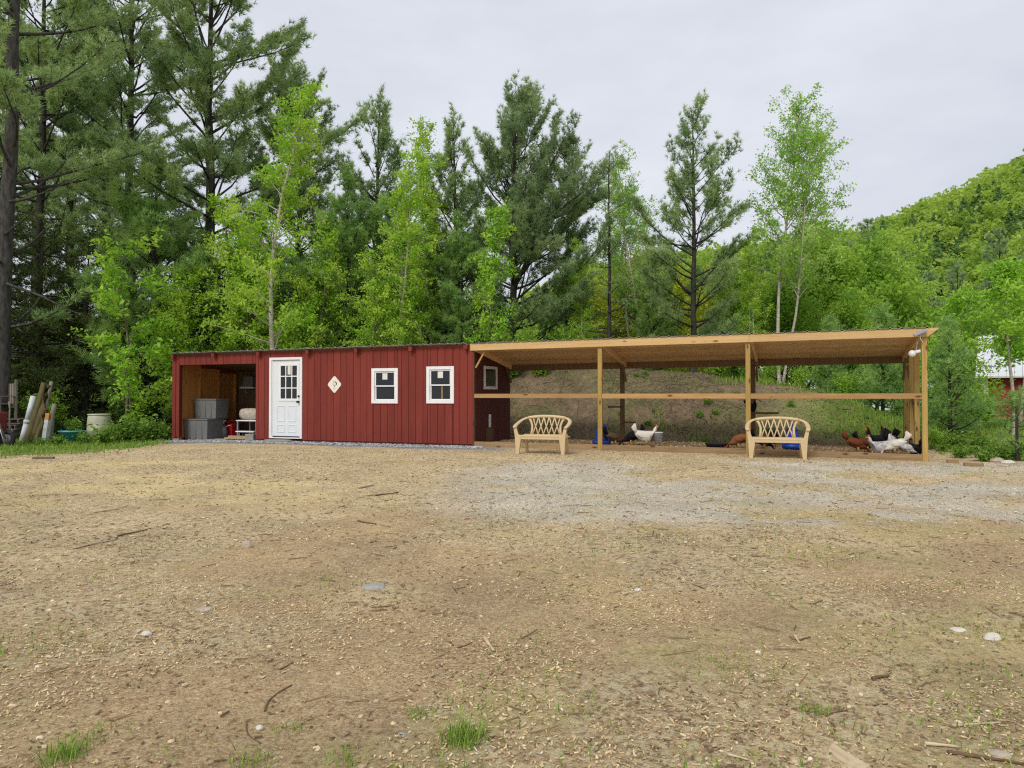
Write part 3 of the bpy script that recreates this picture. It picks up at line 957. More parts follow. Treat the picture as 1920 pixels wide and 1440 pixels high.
# back posts
bxs = [lx_at(1167, WD - 0.05), PX[1] - 0.02, PX[2] - 0.02]
for x in bxs:
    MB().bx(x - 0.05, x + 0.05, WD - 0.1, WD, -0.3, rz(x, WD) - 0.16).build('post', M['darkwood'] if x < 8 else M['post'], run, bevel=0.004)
for y0, y1 in ((0.92, 1.01), (1.62, 1.70)):
    MB().bx(PX[2] - 0.05, PX[2] + 0.045, y0, y1, -0.1, rz(9.3, y1) - 0.08).build('post', M['post'], run, bevel=0.004)
# sills, rails
edges = [0.05] + PX
for i in range(3):
    a = edges[i] + (0.0 if i == 0 else 0.048)
    b = edges[i + 1] - 0.048
    MB().hexa([(a, 0.012, zg(a) - 0.06), (b, 0.012, zg(b) - 0.06), (b, 0.078, zg(b) - 0.06), (a, 0.078, zg(a) - 0.06),
               (a, 0.012, zg(a) + SILL_T), (b, 0.012, zg(b) + SILL_T), (b, 0.078, zg(b) + SILL_T), (a, 0.078, zg(a) + SILL_T)]).build('sill', M['sill'], run, bevel=0.004)
    z0, z1 = 1.148 if i == 0 else 1.140, 1.245
    MB().bx(a, b, 0.004, 0.044, z0, z1).build('rail', M['rail'], run, bevel=0.003)
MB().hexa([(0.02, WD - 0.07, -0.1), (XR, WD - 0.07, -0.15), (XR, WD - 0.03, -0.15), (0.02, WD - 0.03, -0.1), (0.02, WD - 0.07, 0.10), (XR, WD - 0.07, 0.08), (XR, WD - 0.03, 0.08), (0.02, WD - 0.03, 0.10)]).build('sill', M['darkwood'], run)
MB().bx(XR - 0.07, XR - 0.01, 0.092, WD - 0.1, -0.15, 0.06).build('sill', M['sill'], run)
MB().bx(XR - 0.055, XR - 0.01, 0.092, 0.918, 1.15, 1.24).build('rail', M['rail'], run)
MB().bx(XR - 0.055, XR - 0.01, 1.012, 1.618, 1.15, 1.24).build('rail', M['rail'], run)
MB().tube([(XR - 0.03, 0.98, 0.15), (XR - 0.03, 1.60, 1.12)], 0.03, 4, sm=False).build('brace', M['darkwood'], run)
MB().tube([(XR - 0.03, 1.72, 1.2), (XR - 0.03, 2.32, 1.85)], 0.03, 4, sm=False).build('brace', M['darkwood'], run)
# back beam, rafters, braces
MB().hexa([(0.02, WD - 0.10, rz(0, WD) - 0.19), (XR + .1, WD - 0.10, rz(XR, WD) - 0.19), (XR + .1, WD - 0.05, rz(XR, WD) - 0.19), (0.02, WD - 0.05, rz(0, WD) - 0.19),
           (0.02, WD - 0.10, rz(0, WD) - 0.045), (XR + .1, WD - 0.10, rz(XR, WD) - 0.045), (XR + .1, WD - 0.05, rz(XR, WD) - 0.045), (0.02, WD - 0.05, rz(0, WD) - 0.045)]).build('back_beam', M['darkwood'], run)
for x in (0.08, PX[0] + 0.075, PX[1] + 0.075, PX[2] - 0.075):
    MB().hexa([(x - 0.02, 0.0, rz(x, 0) - 0.17), (x + 0.02, 0.0, rz(x, 0) - 0.17), (x + 0.02, WD - 0.1, rz(x, WD - .1) - 0.17), (x - 0.02, WD - 0.1, rz(x, WD - .1) - 0.17),
               (x - 0.02, 0.0, rz(x, 0) - 0.045), (x + 0.02, 0.0, rz(x, 0) - 0.045), (x + 0.02, WD - 0.1, rz(x, WD - .1) - 0.045), (x - 0.02, WD - 0.1, rz(x, WD - .1) - 0.045)]).build('rafter', M['deck'], run)
    MB().tube([(x + 0.0, WD - 0.1, 1.55), (x + 0.0, WD - 0.45, rz(x, WD - .45) - 0.17)], 0.03, 4, sm=False).build('brace', M['darkwood'], run)
MB().tube([(0.07, 0.06, 1.86), (0.30, 0.06, 2.24)], 0.026, 4, sm=False).build('brace', M['rail'], run)
# roof boards, each its own plank, then the ribbed metal above
yb = 0.0
i = 0
while yb < WD + 0.1:
    for a, b in ((0.03, PX[1] - 0.6 + 0.9 * (i % 3)), (PX[1] - 0.597 + 0.9 * (i % 3), XR + 0.12)):
        q = 0.003 * (i % 2)
        MB().hexa([(a, yb + 0.003, rz(a, yb) - 0.044 - q), (b, yb + 0.003, rz(b, yb) - 0.044 - q), (b, yb + 0.236, rz(b, yb + .236) - 0.044 - q), (a, yb + 0.236, rz(a, yb + .236) - 0.044 - q),
                   (a, yb + 0.003, rz(a, yb) - 0.008), (b, yb + 0.003, rz(b, yb) - 0.008), (b, yb + 0.236, rz(b, yb + .236) - 0.008), (a, yb + 0.236, rz(a, yb + .236) - 0.008)]).build('roof_board', M['deck'], run)
    yb += 0.24
    i += 1
ribbed_roof(0.002, XR + 0.14, -0.07, WD + 0.2, 'metal_roof', run, 0.004)
# fascia in two lengths, the right one cut to a point
fh = 0.158
xe = lx_at(1762)
for a, b, cut in ((-0.03, lx_at(1405) - 0.002, 0), (lx_at(1405) + 0.002, xe, 0.19)):
    MB().hexa([(a, -0.045, rz(a, 0) - fh), (b - cut, -0.045, rz(b, 0) - fh), (b - cut, -0.008, rz(b, 0) - fh), (a, -0.008, rz(a, 0) - fh),
               (a, -0.045, rz(a, 0) + 0.002), (b, -0.045, rz(b, 0) + 0.002), (b, -0.008, rz(b, 0) + 0.002), (a, -0.008, rz(a, 0) + 0.002)]).build('fascia_board', M['fir'], run, bevel=0.003)
# perches fixed to the back post
for (pa, pb, py, yy) in ((1140, 1166, 763, WD - 0.14), (1168, 1192, 792, WD - 0.14)):
    z = z_at((pa + pb) / 2, py, yy)
    MB().tube([(lx_at(pa, yy), yy, z), (lx_at(pb, yy), yy, z + 0.005)], 0.022, 6).build('perch', M['darkwood'], run)
MB().tube([(PX[1] - 0.15, WD - 0.25, 0.80), (PX[1] + 0.55, WD - 0.25, 0.80)], 0.025, 6).build('perch', M['darkwood'], run)

# solar lamp on the fascia end
wx, wy = L2W(lx_at(1726, -0.06), -0.06)
sl = thing('solar_lamp', 'small tilted solar panel clipped to the run fascia with a round lamp below', 'lamp', (wx, wy, 2.24), ANG)
mt = Matrix.Translation((0, -0.03, 0.155)) @ Euler((radians(20), radians(-24), 0)).to_matrix().to_4x4()
MB().bx(-0.115, 0.115, -0.07, 0.07, -0.012, 0.012, m=mt).build('solar_panel', M['solar'], sl, bevel=0.004)
MB().tube([(0.0, 0.0, 0.13), (0.01, 0.0, 0.03), (0.05, 0.02, -0.03)], 0.006, 6).build('bracket', M['white'], sl)
MB().tube([(-0.02, 0.10, 0.0), (-0.04, 0.14, -0.10), (-0.06, 0.12, -0.2)], 0.006, 6).build('cable', M['white'], sl)
MB().ball((-0.12, 0.10, -0.235), 0.068, 1, 0.9, 1.0, 14).build('lamp_globe', M['lens'], sl)
MB().tube([(-0.07, 0.10, -0.21), (0.02, 0.09, -0.19)], 0.035, 10).build('lamp_neck', M['bucket'], sl)

# ------------------------------------------------------------------ benches
def make_bench(label, loc, rot):
    b = thing('garden_bench', label, 'bench', loc, rot, 'tan resin benches before the run')
    b.scale = (0.955,) * 3
    hw, zs = 0.50, 0.405                          # half width of the seat, seat height
    seat = MB()
    n = 10
    prof = [(-0.47, -0.035), (-0.475, -0.008), (-0.455, 0.008), (-0.38, 0.004), (-0.2, -0.010), (-0.06, -0.004), (0.0, 0.008), (0.0, -0.02), (-0.06, -0.03), (-0.38, -0.02)]
    V = []
    for x in (-hw, hw):
        V += [(x, y, zs + z) for y, z in prof]
    m_ = len(prof)
    Fs = [(i, (i + 1) % m_, m_ + (i + 1) % m_, m_ + i) for i in range(m_)] + [tuple(range(m_ - 1, -1, -1)), tuple(range(m_, 2 * m_))]
    seat.add(V, Fs).build('seat', M['resin'], b)
    MB().bx(-hw + 0.06, hw - 0.06, -0.468, -0.444, zs - 0.085, zs - 0.02).build('apron', M['resin'], b, bevel=0.005)
    # arched top rail flowing into the arms
    top = []
    for i in range(13):
        u = -1 + 2 * i / 12
        top.append((u * 0.43, 0.055 + 0.02 * (1 - u * u), 0.772 + 0.034 * (1 - u * u)))
    MB().tube(top, 0.040, 10, flat=0.85).build('top_rail', M['resin'], b)
    for s in (-1, 1):
        arm = [(s * 0.415, 0.056, 0.773), (s * 0.485, 0.045, 0.757), (s * 0.545, -0.01, 0.725), (s * 0.575, -0.11, 0.685), (s * 0.585, -0.24, 0.645), (s * 0.585, -0.36, 0.612), (s * 0.575, -0.45, 0.585), (s * 0.57, -0.50, 0.578)]
        MB().tube(arm, [0.040, 0.041, 0.043, 0.045, 0.046, 0.046, 0.044, 0.030], 10, flat=0.62).build('arm', M['resin'], b)
        # front leg, broad at the seat and narrow at the foot
        leg = MB()
        P = []
        for z, x0, x1, d in ((0.0, 0.475, 0.545, 0.05), (zs - 0.05, 0.425, 0.565, 0.06), (zs + 0.03, 0.495, 0.575, 0.055), (0.58, 0.535, 0.600, 0.05)):
            P.append([(s * x0, -0.475, z), (s * x1, -0.475, z), (s * x1, -0.475 + d, z), (s * x0, -0.475 + d, z)])
        V = [p for r in P for p in r]
        Fs = [(3, 2, 1, 0), (12, 13, 14, 15)] + [(4 * r + i, 4 * r + (i + 1) % 4, 4 * r + 4 + (i + 1) % 4, 4 * r + 4 + i) for r in range(3) for i in range(4)]
        if s < 0:
            Fs = [f[::-1] for f in Fs]
        leg.add(V, Fs).build('front_leg', M['resin'], b, bevel=0.006)
        bl = MB()
        V = [(s * x, y, z) for z, x0, x1, y0, y1 in ((0.0, 0.44, 0.50, 0.07, 0.12), (zs, 0.42, 0.49, -0.03, 0.02)) for x, y in ((x0, y0), (x1, y0), (x1, y1), (x0, y1))]
        bl.hexa(V if s > 0 else [V[i] for i in (1, 0, 3, 2, 5, 4, 7, 6)]).build('back_leg', M['resin'], b, bevel=0.005)
        # curved back stile
        sti = [(s * 0.345, 0.0, zs - 0.01), (s * 0.325, 0.012, 0.50), (s * 0.325, 0.03, 0.60), (s * 0.36, 0.05, 0.70), (s * 0.41, 0.055, 0.765)]
        MB().tube(sti, 0.026, 8, flat=0.6, up=(0, 1, 0)).build('back_stile', M['resin'], b)
        MB().bx(s * 0.5 - 0.05, s * 0.5 + 0.05, -0.40, 0.0, zs - 0.05, zs - 0.025).build('side_apron', M['resin'], b)
    # lattice of the back
    nb = 5
    st = 0.62 / nb
    for i in range(nb):
        xa = -0.31 + i * st
        for q, (x0, x1) in enumerate(((xa, xa + st), (xa + st, xa))):
            xm = (x0 + x1) / 2
            z1 = 0.765 + 0.03 * (1 - (x1 / 0.4) ** 2)
            MB().tube([(x0, 0.004 + 0.004 * q, zs - 0.005), (xm + (x0 - xm) * 0.35, 0.025 + 0.004 * q, 0.53), (xm + (x1 - xm) * 0.25, 0.038 + 0.004 * q, 0.62), (x1, 0.056 + 0.004 * q, z1)], 0.0145, 6, flat=0.8, up=(0, 1, 0)).build('slat', M['resin'], b)
    return b
# front feet stand where the photo shows them
def bench_at(pa, pb):
    a, b = G(*pa), G(*pb)
    c = (a + b) / 2
    ox, oy = 0.475 * sin(ANG) * -1, 0.475 * cos(ANG)
    x, y = c.x + ox, c.y + oy
    return (x, y, tz(x, y) - 0.004)
make_bench('tan resin garden bench with lattice back near the red shed', bench_at((975, 850), (1046, 854)), ANG + radians(2))
make_bench('tan resin garden bench with lattice back before the run\'s middle post', bench_at((1409, 857.5), (1504, 862.5)), ANG + radians(2))

# ------------------------------------------------------------------ things in the run
def run_pos(px, ly):
    lx = lx_at(px, ly)
    x, y = L2W(lx, ly)
    return x, y, tz(x, y) + 0.012
def feeder(px, ly, label, s=1.0):
    x, y, z = run_pos(px, ly)
    f = thing('poultry_feeder', label, 'feeder', (x, y, z), 0, 'blue poultry feeders')
    f.scale = (s, s, s)
    MB().lathe([(0.16, 0.0), (0.205, 0.02), (0.215, 0.10), (0.205, 0.10), (0.19, 0.04), (0.02, 0.035)], 24).build('tray', M['blue'], f)
    MB().lathe([(0.15, 0.05), (0.145, 0.12), (0.125, 0.30), (0.11, 0.40), (0.02, 0.41)], 24).build('hopper', M['blue'], f)
    MB().lathe([(0.125, 0.395), (0.11, 0.42), (0.03, 0.50), (0.012, 0.52)], 24).build('lid', M['blue'], f)
feeder(1128, 0.45, 'blue plastic poultry feeder behind the first run post', 1.0)
feeder(1485, 0.75, 'blue plastic poultry feeder behind the bench lattice', 1.0)
x, y, z = run_pos(1234, 1.25)
bk = thing('bucket', 'small white plastic bucket on the run floor beside white hen', 'bucket', (x, y, z))
MB().lathe([(0.085, 0.0), (0.10, 0.24), (0.112, 0.245), (0.112, 0.265), (0.098, 0.265), (0.08, 0.02)], 22).build('pail', M['bucket'], bk)
MB().tube([(0.112 * cos(a), -0.02 - 0.07 * sin(a), 0.25 - 0.06 * sin(a)) for a in [pi * i / 10 for i in range(11)]], 0.003, 5).build('handle', M['galv'], bk)
x, y, z = run_pos(1345, 0.55)
MB().lathe([(0.22, 0.0), (0.26, 0.07), (0.275, 0.08), (0.265, 0.09), (0.25, 0.08), (0.21, 0.02)], 26).build('feed_pan', M['rubber'], loc=(x, y, z + 0.0), label='shallow black rubber feed pan on the run floor', cat='pan')

# ------------------------------------------------------------------ hens
def featherm(name, c, c2, sc_=14.0):
    return mat_plain(name, c, 0.8, 0.2, sc_, 0.7, 45, c2=c2, stretch=(0.5, 1.2, 1.2), spec=0.15)
FE = {'white': featherm('white_feather', S(226, 222, 212), S(184, 178, 166)),
      'speck': featherm('speckled_feather', S(214, 212, 208), S(120, 118, 118), 26),
      'black': featherm('black_feather', S(34, 32, 36), S(16, 15, 18)),
      'red': featherm('rust_feather', S(126, 70, 44), S(82, 44, 30)),
      'buff': featherm('buff_feather', S(148, 96, 64), S(104, 64, 44)),
      'brown': featherm('brown_feather', S(104, 84, 64), S(58, 44, 34)),
      'grey': featherm('grey_feather', S(70, 66, 66), S(36, 34, 36))}
M['comb'] = mat_plain('comb_red', S(186, 44, 44), 0.55, 0.2, 20)
M['beak'] = mat_plain('beak_horn', S(196, 160, 92), 0.5, 0.15)
M['shank'] = mat_plain('shank_yellow', S(186, 150, 80), 0.6, 0.2)

def hen(label, col_, px, ly, face, pose='stand', size=1.0, tailc=None, neckc=None, zoff=0.0):
    """face: heading in degrees in the world, 0 = to the right in the picture"""
    x, y, z = run_pos(px, ly)
    h = thing('hen', label, 'hen', (x, y, z + zoff), radians(face), 'hens in the run')
    h.scale = (size * 1.03,) * 3
    up = {'stand': 0.0, 'peck': 1.0, 'sit': 0.0, 'tall': -0.3}[pose]
    b0 = -0.115 if pose == 'sit' else -0.045          # a resting hen has her legs folded under
    # spine: tail root, rump, back, breast, neck, head
    if pose == 'peck':
        rings = [(-0.20, 0.30, 0.02, 0.03, -0.6), (-0.16, 0.275, 0.06, 0.06, -0.5), (-0.10, 0.245, 0.09, 0.085, -0.3), (-0.02, 0.22, 0.10, 0.10, 0.0), (0.06, 0.20, 0.095, 0.10, 0.2),
                 (0.12, 0.18, 0.075, 0.085, 0.5), (0.165, 0.145, 0.05, 0.055, 0.7), (0.195, 0.105, 0.036, 0.040, 0.9), (0.215, 0.07, 0.032, 0.034, 0.9), (0.228, 0.045, 0.025, 0.028, 0.9), (0.235, 0.03, 0.01, 0.012, 0.9)]
        head, hdir = (0.222, 0.055), (0.5, -0.85)
    else:
        k = 0.04 if pose == 'tall' else 0.0
        rings = [(-0.205, 0.315, 0.02, 0.03, -0.7), (-0.17, 0.285, 0.055, 0.06, -0.6), (-0.12, 0.25, 0.085, 0.085, -0.35), (-0.04, 0.22, 0.105, 0.105, -0.1), (0.05, 0.215, 0.105, 0.11, 0.1),
                 (0.105, 0.24, 0.085, 0.095, -0.35), (0.135, 0.285 + k / 2, 0.058, 0.062, -0.9), (0.148, 0.335 + k, 0.040, 0.042, -1.2), (0.155, 0.375 + k, 0.033, 0.034, -1.1), (0.165, 0.405 + k, 0.031, 0.034, -0.9), (0.178, 0.425 + k, 0.022, 0.025, -0.7), (0.190, 0.432 + k, 0.008, 0.01, -0.5)]
        head, hdir = (0.168, 0.405 + k), (1.0, -0.15)
    rings = [(a, b + b0, c, d, e) for a, b, c, d, e in rings]
    head = (head[0], head[1] + b0)
    MB().loft(rings, 16).build('body', FE[col_], h)
    if neckc:
        i0 = len(rings) - 7
        MB().loft([(a, b, c * 1.06, d * 1.06, e) for a, b, c, d, e in rings[i0:-2]], 14).build('hackle', FE[neckc], h)
    # tail: a raised fan of feathers
    tl = MB()
    for i in range(7):
        s = (i - 3) / 3
        a = radians(50 + 22 * (1 - abs(s)))
        L_ = 0.17 + 0.03 * (1 - abs(s))
        base = Vector((-0.155, s * 0.03, 0.275 + b0))
        tip = base + Vector((-cos(a) * L_, s * 0.05, sin(a) * L_))
        mid = (base + tip) / 2 + Vector((-0.02, 0, 0.005))
        tl.tube([base, mid, tip * 0.92 + base * 0.08, tip], [0.014, 0.026, 0.022, 0.004], 6, flat=0.35, up=(0, 1, 0.0))
    tl.build('tail', FE[tailc or col_], h)
    for s in (-1, 1):
        MB().loft([(-0.185, 0.275, 0.008, 0.01, -0.3), (-0.13, 0.255, 0.018, 0.04, -0.25), (-0.04, 0.24, 0.02, 0.06, 0.0), (0.04, 0.235, 0.018, 0.055, 0.1), (0.085, 0.235, 0.006, 0.02, 0.1)], 10).xf(Matrix.Translation((0, s * 0.088, b0))).build('wing', FE[col_], h)
        if pose != 'sit':
            MB().tube([(0.0, s * 0.05, 0.10), (0.012, s * 0.05, 0.058), (0.0, s * 0.05, 0.01)], [0.028, 0.012, 0.009], 7).tube([(0.0, s * 0.05, 0.008), (0.06, s * 0.062, 0.006)], 0.006, 5).tube([(0.0, s * 0.05, 0.008), (0.06, s * 0.038, 0.006)], 0.006, 5).tube([(0.0, s * 0.05, 0.008), (-0.035, s * 0.05, 0.006)], 0.006, 5).build('leg', M['shank'], h)
        MB().ball((head[0] + hdir[0] * 0.008, s * 0.028, head[1] + 0.006), 0.005, n=6).build('eye', M['black'], h)
    hd = Vector((hdir[0], 0, hdir[1])).normalized()
    hp = Vector((head[0], 0, head[1]))
    MB().tube([hp + hd * 0.022, hp + hd * 0.045, hp + hd * 0.058], [0.012, 0.008, 0.002], 6).build('beak', M['beak'], h)
    up_ = Vector((-hd.z, 0, hd.x))
    cb = MB()
    for i, q in enumerate((-0.018, 0.0, 0.016, 0.03)):
        c = hp + hd * q + up_ * 0.026
        cb.tube([c - up_ * 0.01, c + up_ * (0.018 + 0.004 * (i % 2))], [0.011, 0.004], 6, flat=0.5)
    cb.build('comb', M['comb'], h)
    wt = MB()
    for s in (-1, 1):
        c = hp + hd * 0.028 - up_ * 0.018 + Vector((0, s * 0.008, 0))
        wt.ball(tuple(c), 0.013, 0.8, 0.5, 1.3, 8)
    wt.build('wattle', M['comb'], h)
    return h
hen('white hen standing upright beside the white bucket', 'white', 1212, 0.35, -14, 'stand', 1.15)
hen('black hen bending down behind the white hen by the bucket', 'black', 1183, 0.62, 172, 'peck', 1.08)
hen('mottled brown hen with dark raised tail beside the blue feeder', 'brown', 1152, 0.42, 12, 'peck', 0.95, tailc='black')
hen('buff hen pecking beside the black feed pan', 'buff', 1383, 0.40, 176, 'peck', 1.05, tailc='red')
hen('brown hen with black neck pecking behind the bench legs', 'brown', 1430, 0.40, 8, 'peck', 1.0, neckc='black', tailc='black')
hen('dark hen facing the fence behind the bench lattice', 'black', 1450, 1.35, -95, 'stand', 0.95)
hen('black hen roosting on the perch behind the middle post', 'black', 1409, WD - 0.25, -75, 'sit', 0.85, zoff=0.74)
hen('rust red hen standing with her tail to the feeder', 'red', 1606, 0.40, -4, 'peck', 1.02)
hen('rust hen with pale neck bending behind the rust red hen', 'red', 1623, 0.85, 5, 'peck', 0.95, neckc='white', tailc='black')
hen('large black hen with arched tail behind the speckled hen', 'black', 1641, 1.2, 195, 'tall', 1.1)
hen('charcoal hen standing farthest back among the group', 'grey', 1664, 1.85, 100, 'tall', 1.05, tailc='black')
hen('speckled white hen crouched in front of the black hen', 'speck', 1646, 0.38, 184, 'sit', 1.08)
hen('white hen with red mark feeding by the sill', 'white', 1676, 0.34, 172, 'peck', 1.05)
hen('black hen with red comb standing between the white hens', 'black', 1681, 1.0, -10, 'stand', 0.92)
hen('small pale grey hen pecking near the corner post', 'speck', 1703, 0.30, -35, 'peck', 0.8, tailc='grey')
hen('black hen with brown head beside the corner post', 'black', 1716, 0.38, 90, 'stand', 0.98, neckc='brown')

# ------------------------------------------------------------------ things in the open bay
def bay_pos(px, ly, dz=0.0):
    x, y = L2W(lx_at(px, ly), ly)
    return x, y, tz(x, y) + dz
def bin_(px, ly, w, d, h, label, dz=0.0):
    t_ = thing('storage_bin', label, 'bin', bay_pos(px, ly, dz), ANG, 'stacked grey bins in the bay')
    MB().hexa([(-w / 2 * .92, -d / 2 * .92, 0), (w / 2 * .92, -d / 2 * .92, 0), (w / 2 * .92, d / 2 * .92, 0), (-w / 2 * .92, d / 2 * .92, 0), (-w / 2, -d / 2, h - .03), (w / 2, -d / 2, h - .03), (w / 2, d / 2, h - .03), (-w / 2, d / 2, h - .03)]).build('tub', M['greyplastic'], t_, bevel=0.015)
    MB().bx(-w / 2 - .02, w / 2 + .02, -d / 2 - .02, d / 2 + .02, h - .0295, h).build('lid', M['greyplastic'], t_, bevel=0.006)
    for q in (-0.25, 0.0, 0.25):
        MB().bx(q * w - 0.02, q * w + 0.02, -d / 2 * .99 - 0.008, -d / 2 * .93, 0.06, h - 0.06).build('rib', M['greyplastic'], t_)
bin_(382, 0.62, 0.86, 0.62, 0.60, 'wide grey plastic bin on the gravel floor of the bay')
bin_(397, 0.85, 0.80, 0.52, 0.56, 'grey plastic bin stacked on top of the wider bin', 0.602)
gc = thing('fuel_can', 'red plastic can with nozzle standing in the dark bay', 'can', bay_pos(432, 1.25), ANG)
MB().bx(-0.16, 0.16, -0.12, 0.12, 0, 0.42).build('tank', M['redplastic'], gc, bevel=0.03)
MB().tube([(-0.06, 0, 0.42), (-0.06, 0, 0.50)], 0.045, 12).build('cap', M['redplastic'], gc)
MB().tube([(0.10, -0.0, 0.42), (0.12, -0.02, 0.52), (-0.08, -0.02, 0.54), (-0.10, 0, 0.43)], 0.018, 8).build('handle', M['redplastic'], gc)
hs = thing('pump_sprayer', 'small metal pump with pale handle beside the red can', 'pump', bay_pos(420, 1.0), ANG)
MB().lathe([(0.10, 0), (0.10, 0.30), (0.07, 0.36), (0.03, 0.38), (0.03, 0.42)], 16).build('tank', M['greyplastic'], hs)
MB().tube([(0, 0, 0.42), (0, 0, 0.52)], 0.012, 8).tube([(-0.07, 0, 0.52), (0.07, 0, 0.52)], 0.014, 8).build('handle', M['bucket'], hs)
MB().tube([(0.03, -0.02, 0.38), (0.14, -0.06, 0.36), (0.26, -0.05, 0.40), (0.3, 0.0, 0.38)], 0.012, 8).build('hose', M['galv'], hs)
tb = thing('work_table', 'white topped table in the dark bay carrying a feed bag', 'table', bay_pos(478, 0.95), ANG)
MB().bx(-0.42, 0.30, -0.28, 0.30, 0.50, 0.53).build('tabletop', M['white'], tb, bevel=0.004)
for sx in (-0.38, 0.26):
    for sy in (-0.24, 0.26):
        MB().bx(sx - 0.02, sx + 0.02, sy - 0.02, sy + 0.02, 0, 0.5).build('leg', M['galv'], tb)
p = bay_pos(470, 0.95, 0.531)
fb = MB()
rings = []
for i in range(9):
    u = i / 8
    rings.append((-0.30 + 0.62 * u, 0.17, 0.16 * (0.75 + 0.25 * sin(pi * u)), 0.17 * (0.85 + 0.15 * sin(pi * u)), 0))
fb.loft(rings, 10).build('feed_bag', M['bag'], loc=p, rot=ANG, label='pale printed feed bag lying on the white table', cat='bag')
lb = thing('low_bench', 'low white bench board on metal legs in the bay', 'bench', bay_pos(470, 0.45), ANG)
MB().bx(-0.42, 0.20, -0.11, 0.11, 0.21, 0.24).build('board', M['white'], lb, bevel=0.004)
for sx in (-0.32, 0.14):
    MB().tube([(sx, -0.08, 0.0), (sx, -0.07, 0.21)], 0.012, 6).tube([(sx, 0.08, 0.0), (sx, 0.07, 0.21)], 0.012, 6).build('leg', M['galv'], lb)
for i, (px, ly, L_, dz, ra) in enumerate(((432, 0.16, 0.9, 0.0, 6), (447, 0.12, 0.8, 0.042, 1), (450, 0.16, 0.7, 0.084, -3))):
    x, y, z = bay_pos(px, ly, dz)
    MB().bx(-L_ / 2, L_ / 2, -0.07, 0.07, 0, 0.04).build('scrap_plank', M['lumber'], loc=(x, y, z), rot=ANG + radians(ra), label=['long raw plank lying on the gravel below two others', 'raw plank in the middle of the stack in the bay', 'short raw plank on top of the stack in the bay'][i], cat='plank', group='raw planks in the bay')
x, y, z = bay_pos(471, 0.12)
MB().bx(-0.12, 0.16, -0.1, 0.1, 0, 0.19).build('concrete_block', M['concrete'], loc=(x, y, z - 0.01), rot=ANG, label='grey concrete block at the inner edge of the bay', cat='block', bevel=0.008)
sh = thing('wall_shelf', 'pale shelf board on the dark back wall of the bay', 'shelf', (*L2W(lx_at(470, WD - 0.2), WD - 0.2), 0), ANG)
MB().bx(-0.30, 0.20, -0.14, 0.19, 1.42, 1.47).build('board', M['bucket'], sh)
MB().bx(-0.2, -0.17, 0.0, 0.19, 1.25, 1.42).build('bracket', M['galv'], sh)
MB().bx(-0.20, 0.15, -0.1, 0.16, 1.4705, 1.78).build('carton', M['greyplastic'], sh)

# ------------------------------------------------------------------ things by the wood edge, left of the shed
def gp(px, py):
    return G(px, py)
p = gp(187, 824)
br = thing('plastic_barrel', 'cream plastic barrel upside down in the weeds by the shed', 'barrel', p)
MB().lathe([(0.32, 0.0), (0.325, 0.25), (0.335, 0.27), (0.325, 0.29), (0.315, 0.52), (0.30, 0.66), (0.285, 0.70), (0.02, 0.715)], 28).build('drum', M['barrel'], br)
MB().lathe([(0.30, 0.70), (0.31, 0.71), (0.31, 0.74), (0.285, 0.745), (0.02, 0.735)], 28).build('rim', M['barrel'], br)
p = gp(135, 829)
tt = thing('planter_tub', 'round teal plastic tub planted with a leafy seedling', 'planter', p)
MB().lathe([(0.20, 0.0), (0.29, 0.27), (0.30, 0.28), (0.28, 0.28), (0.26, 0.24), (0.02, 0.24)], 26).build('tub', M['teal'], tt)
MB().lathe([(0.295, 0.275), (0.325, 0.29), (0.325, 0.315), (0.30, 0.32), (0.285, 0.29)], 26).build('rim', M['tealrim'], tt)

def lean_log(label, pb, pt, r0, r1, mat, tilt=0.35, name='leaning_log', cat='log', group=None, n=9, sq=False):
    a = gp(*pb)
    Yt = a.y + tilt
    t_ = Vector(((pt[0] - 960) / F * Yt, Yt, CAMZ + (HOR - pt[1]) * Yt / F))
    rr = random.Random(len(label) * 7)
    pts = []
    for i in range(6):
        u = i / 5
        q = a.lerp(t_, u)
        pts.append(Vector((rr.uniform(-1, 1), rr.uniform(-1, 1), 0)) * (0.0 if sq else 0.012) + q - a)
    MB().tube(pts, [r0 + (r1 - r0) * i / 5 for i in range(6)], 4 if sq else n, sm=not sq).build(name, mat, loc=a, label=label, cat=cat, group=group)
G1 = 'poles leaning by the wood edge'
lean_log('long mossy log leaning beside the white pipe', (52, 831), (82, 718), 0.085, 0.06, M['logbark'], 0.5, group=G1)
lean_log('thick greenish log in the middle of the leaning poles', (62, 833), (91, 722), 0.10, 0.07, M['logbark'], 0.35, group=G1)
lean_log('slim dark log behind the middle of the leaning poles', (70, 830), (96, 716), 0.06, 0.05, M['greywood'], 0.6, group=G1)
lean_log('short bark log leaning nearest the white painted post', (66, 834), (86, 766), 0.06, 0.05, M['logbark'], 0.2, group=G1)
lean_log('grey weathered post with rounded top beside the teal tub', (93, 829), (102, 757), 0.075, 0.06, M['greywood'], 0.1, 'leaning_post', 'post')
wp = gp(84, 830)
pp = thing('painted_post', 'short post painted white below a bare brown top', 'post', wp)
pp.rotation_euler = (radians(-4), radians(5), 0)
MB().bx(-0.055, 0.055, -0.055, 0.055, -0.05, 0.62).build('painted_shaft', M['pvc'], pp, bevel=0.006)
MB().bx(-0.054, 0.054, -0.054, 0.054, 0.621, 0.80).build('bare_top', M['ply'], pp, bevel=0.006)
a = gp(42, 829)
Yt = a.y + 0.3
tip = Vector(((63 - 960) / F * Yt, Yt, CAMZ + (HOR - 743) * Yt / F)) - a
wpp = thing('drain_pipe', 'white plastic pipe leaning against the old logs', 'pipe', a)
MB().tube([(0, 0, 0.02), tip * 0.42], 0.075, 14).build('lower_length', M['pvc'], wpp)
MB().tube([tip * 0.40, tip * 0.47], 0.088, 14).build('coupling', M['pvc'], wpp)
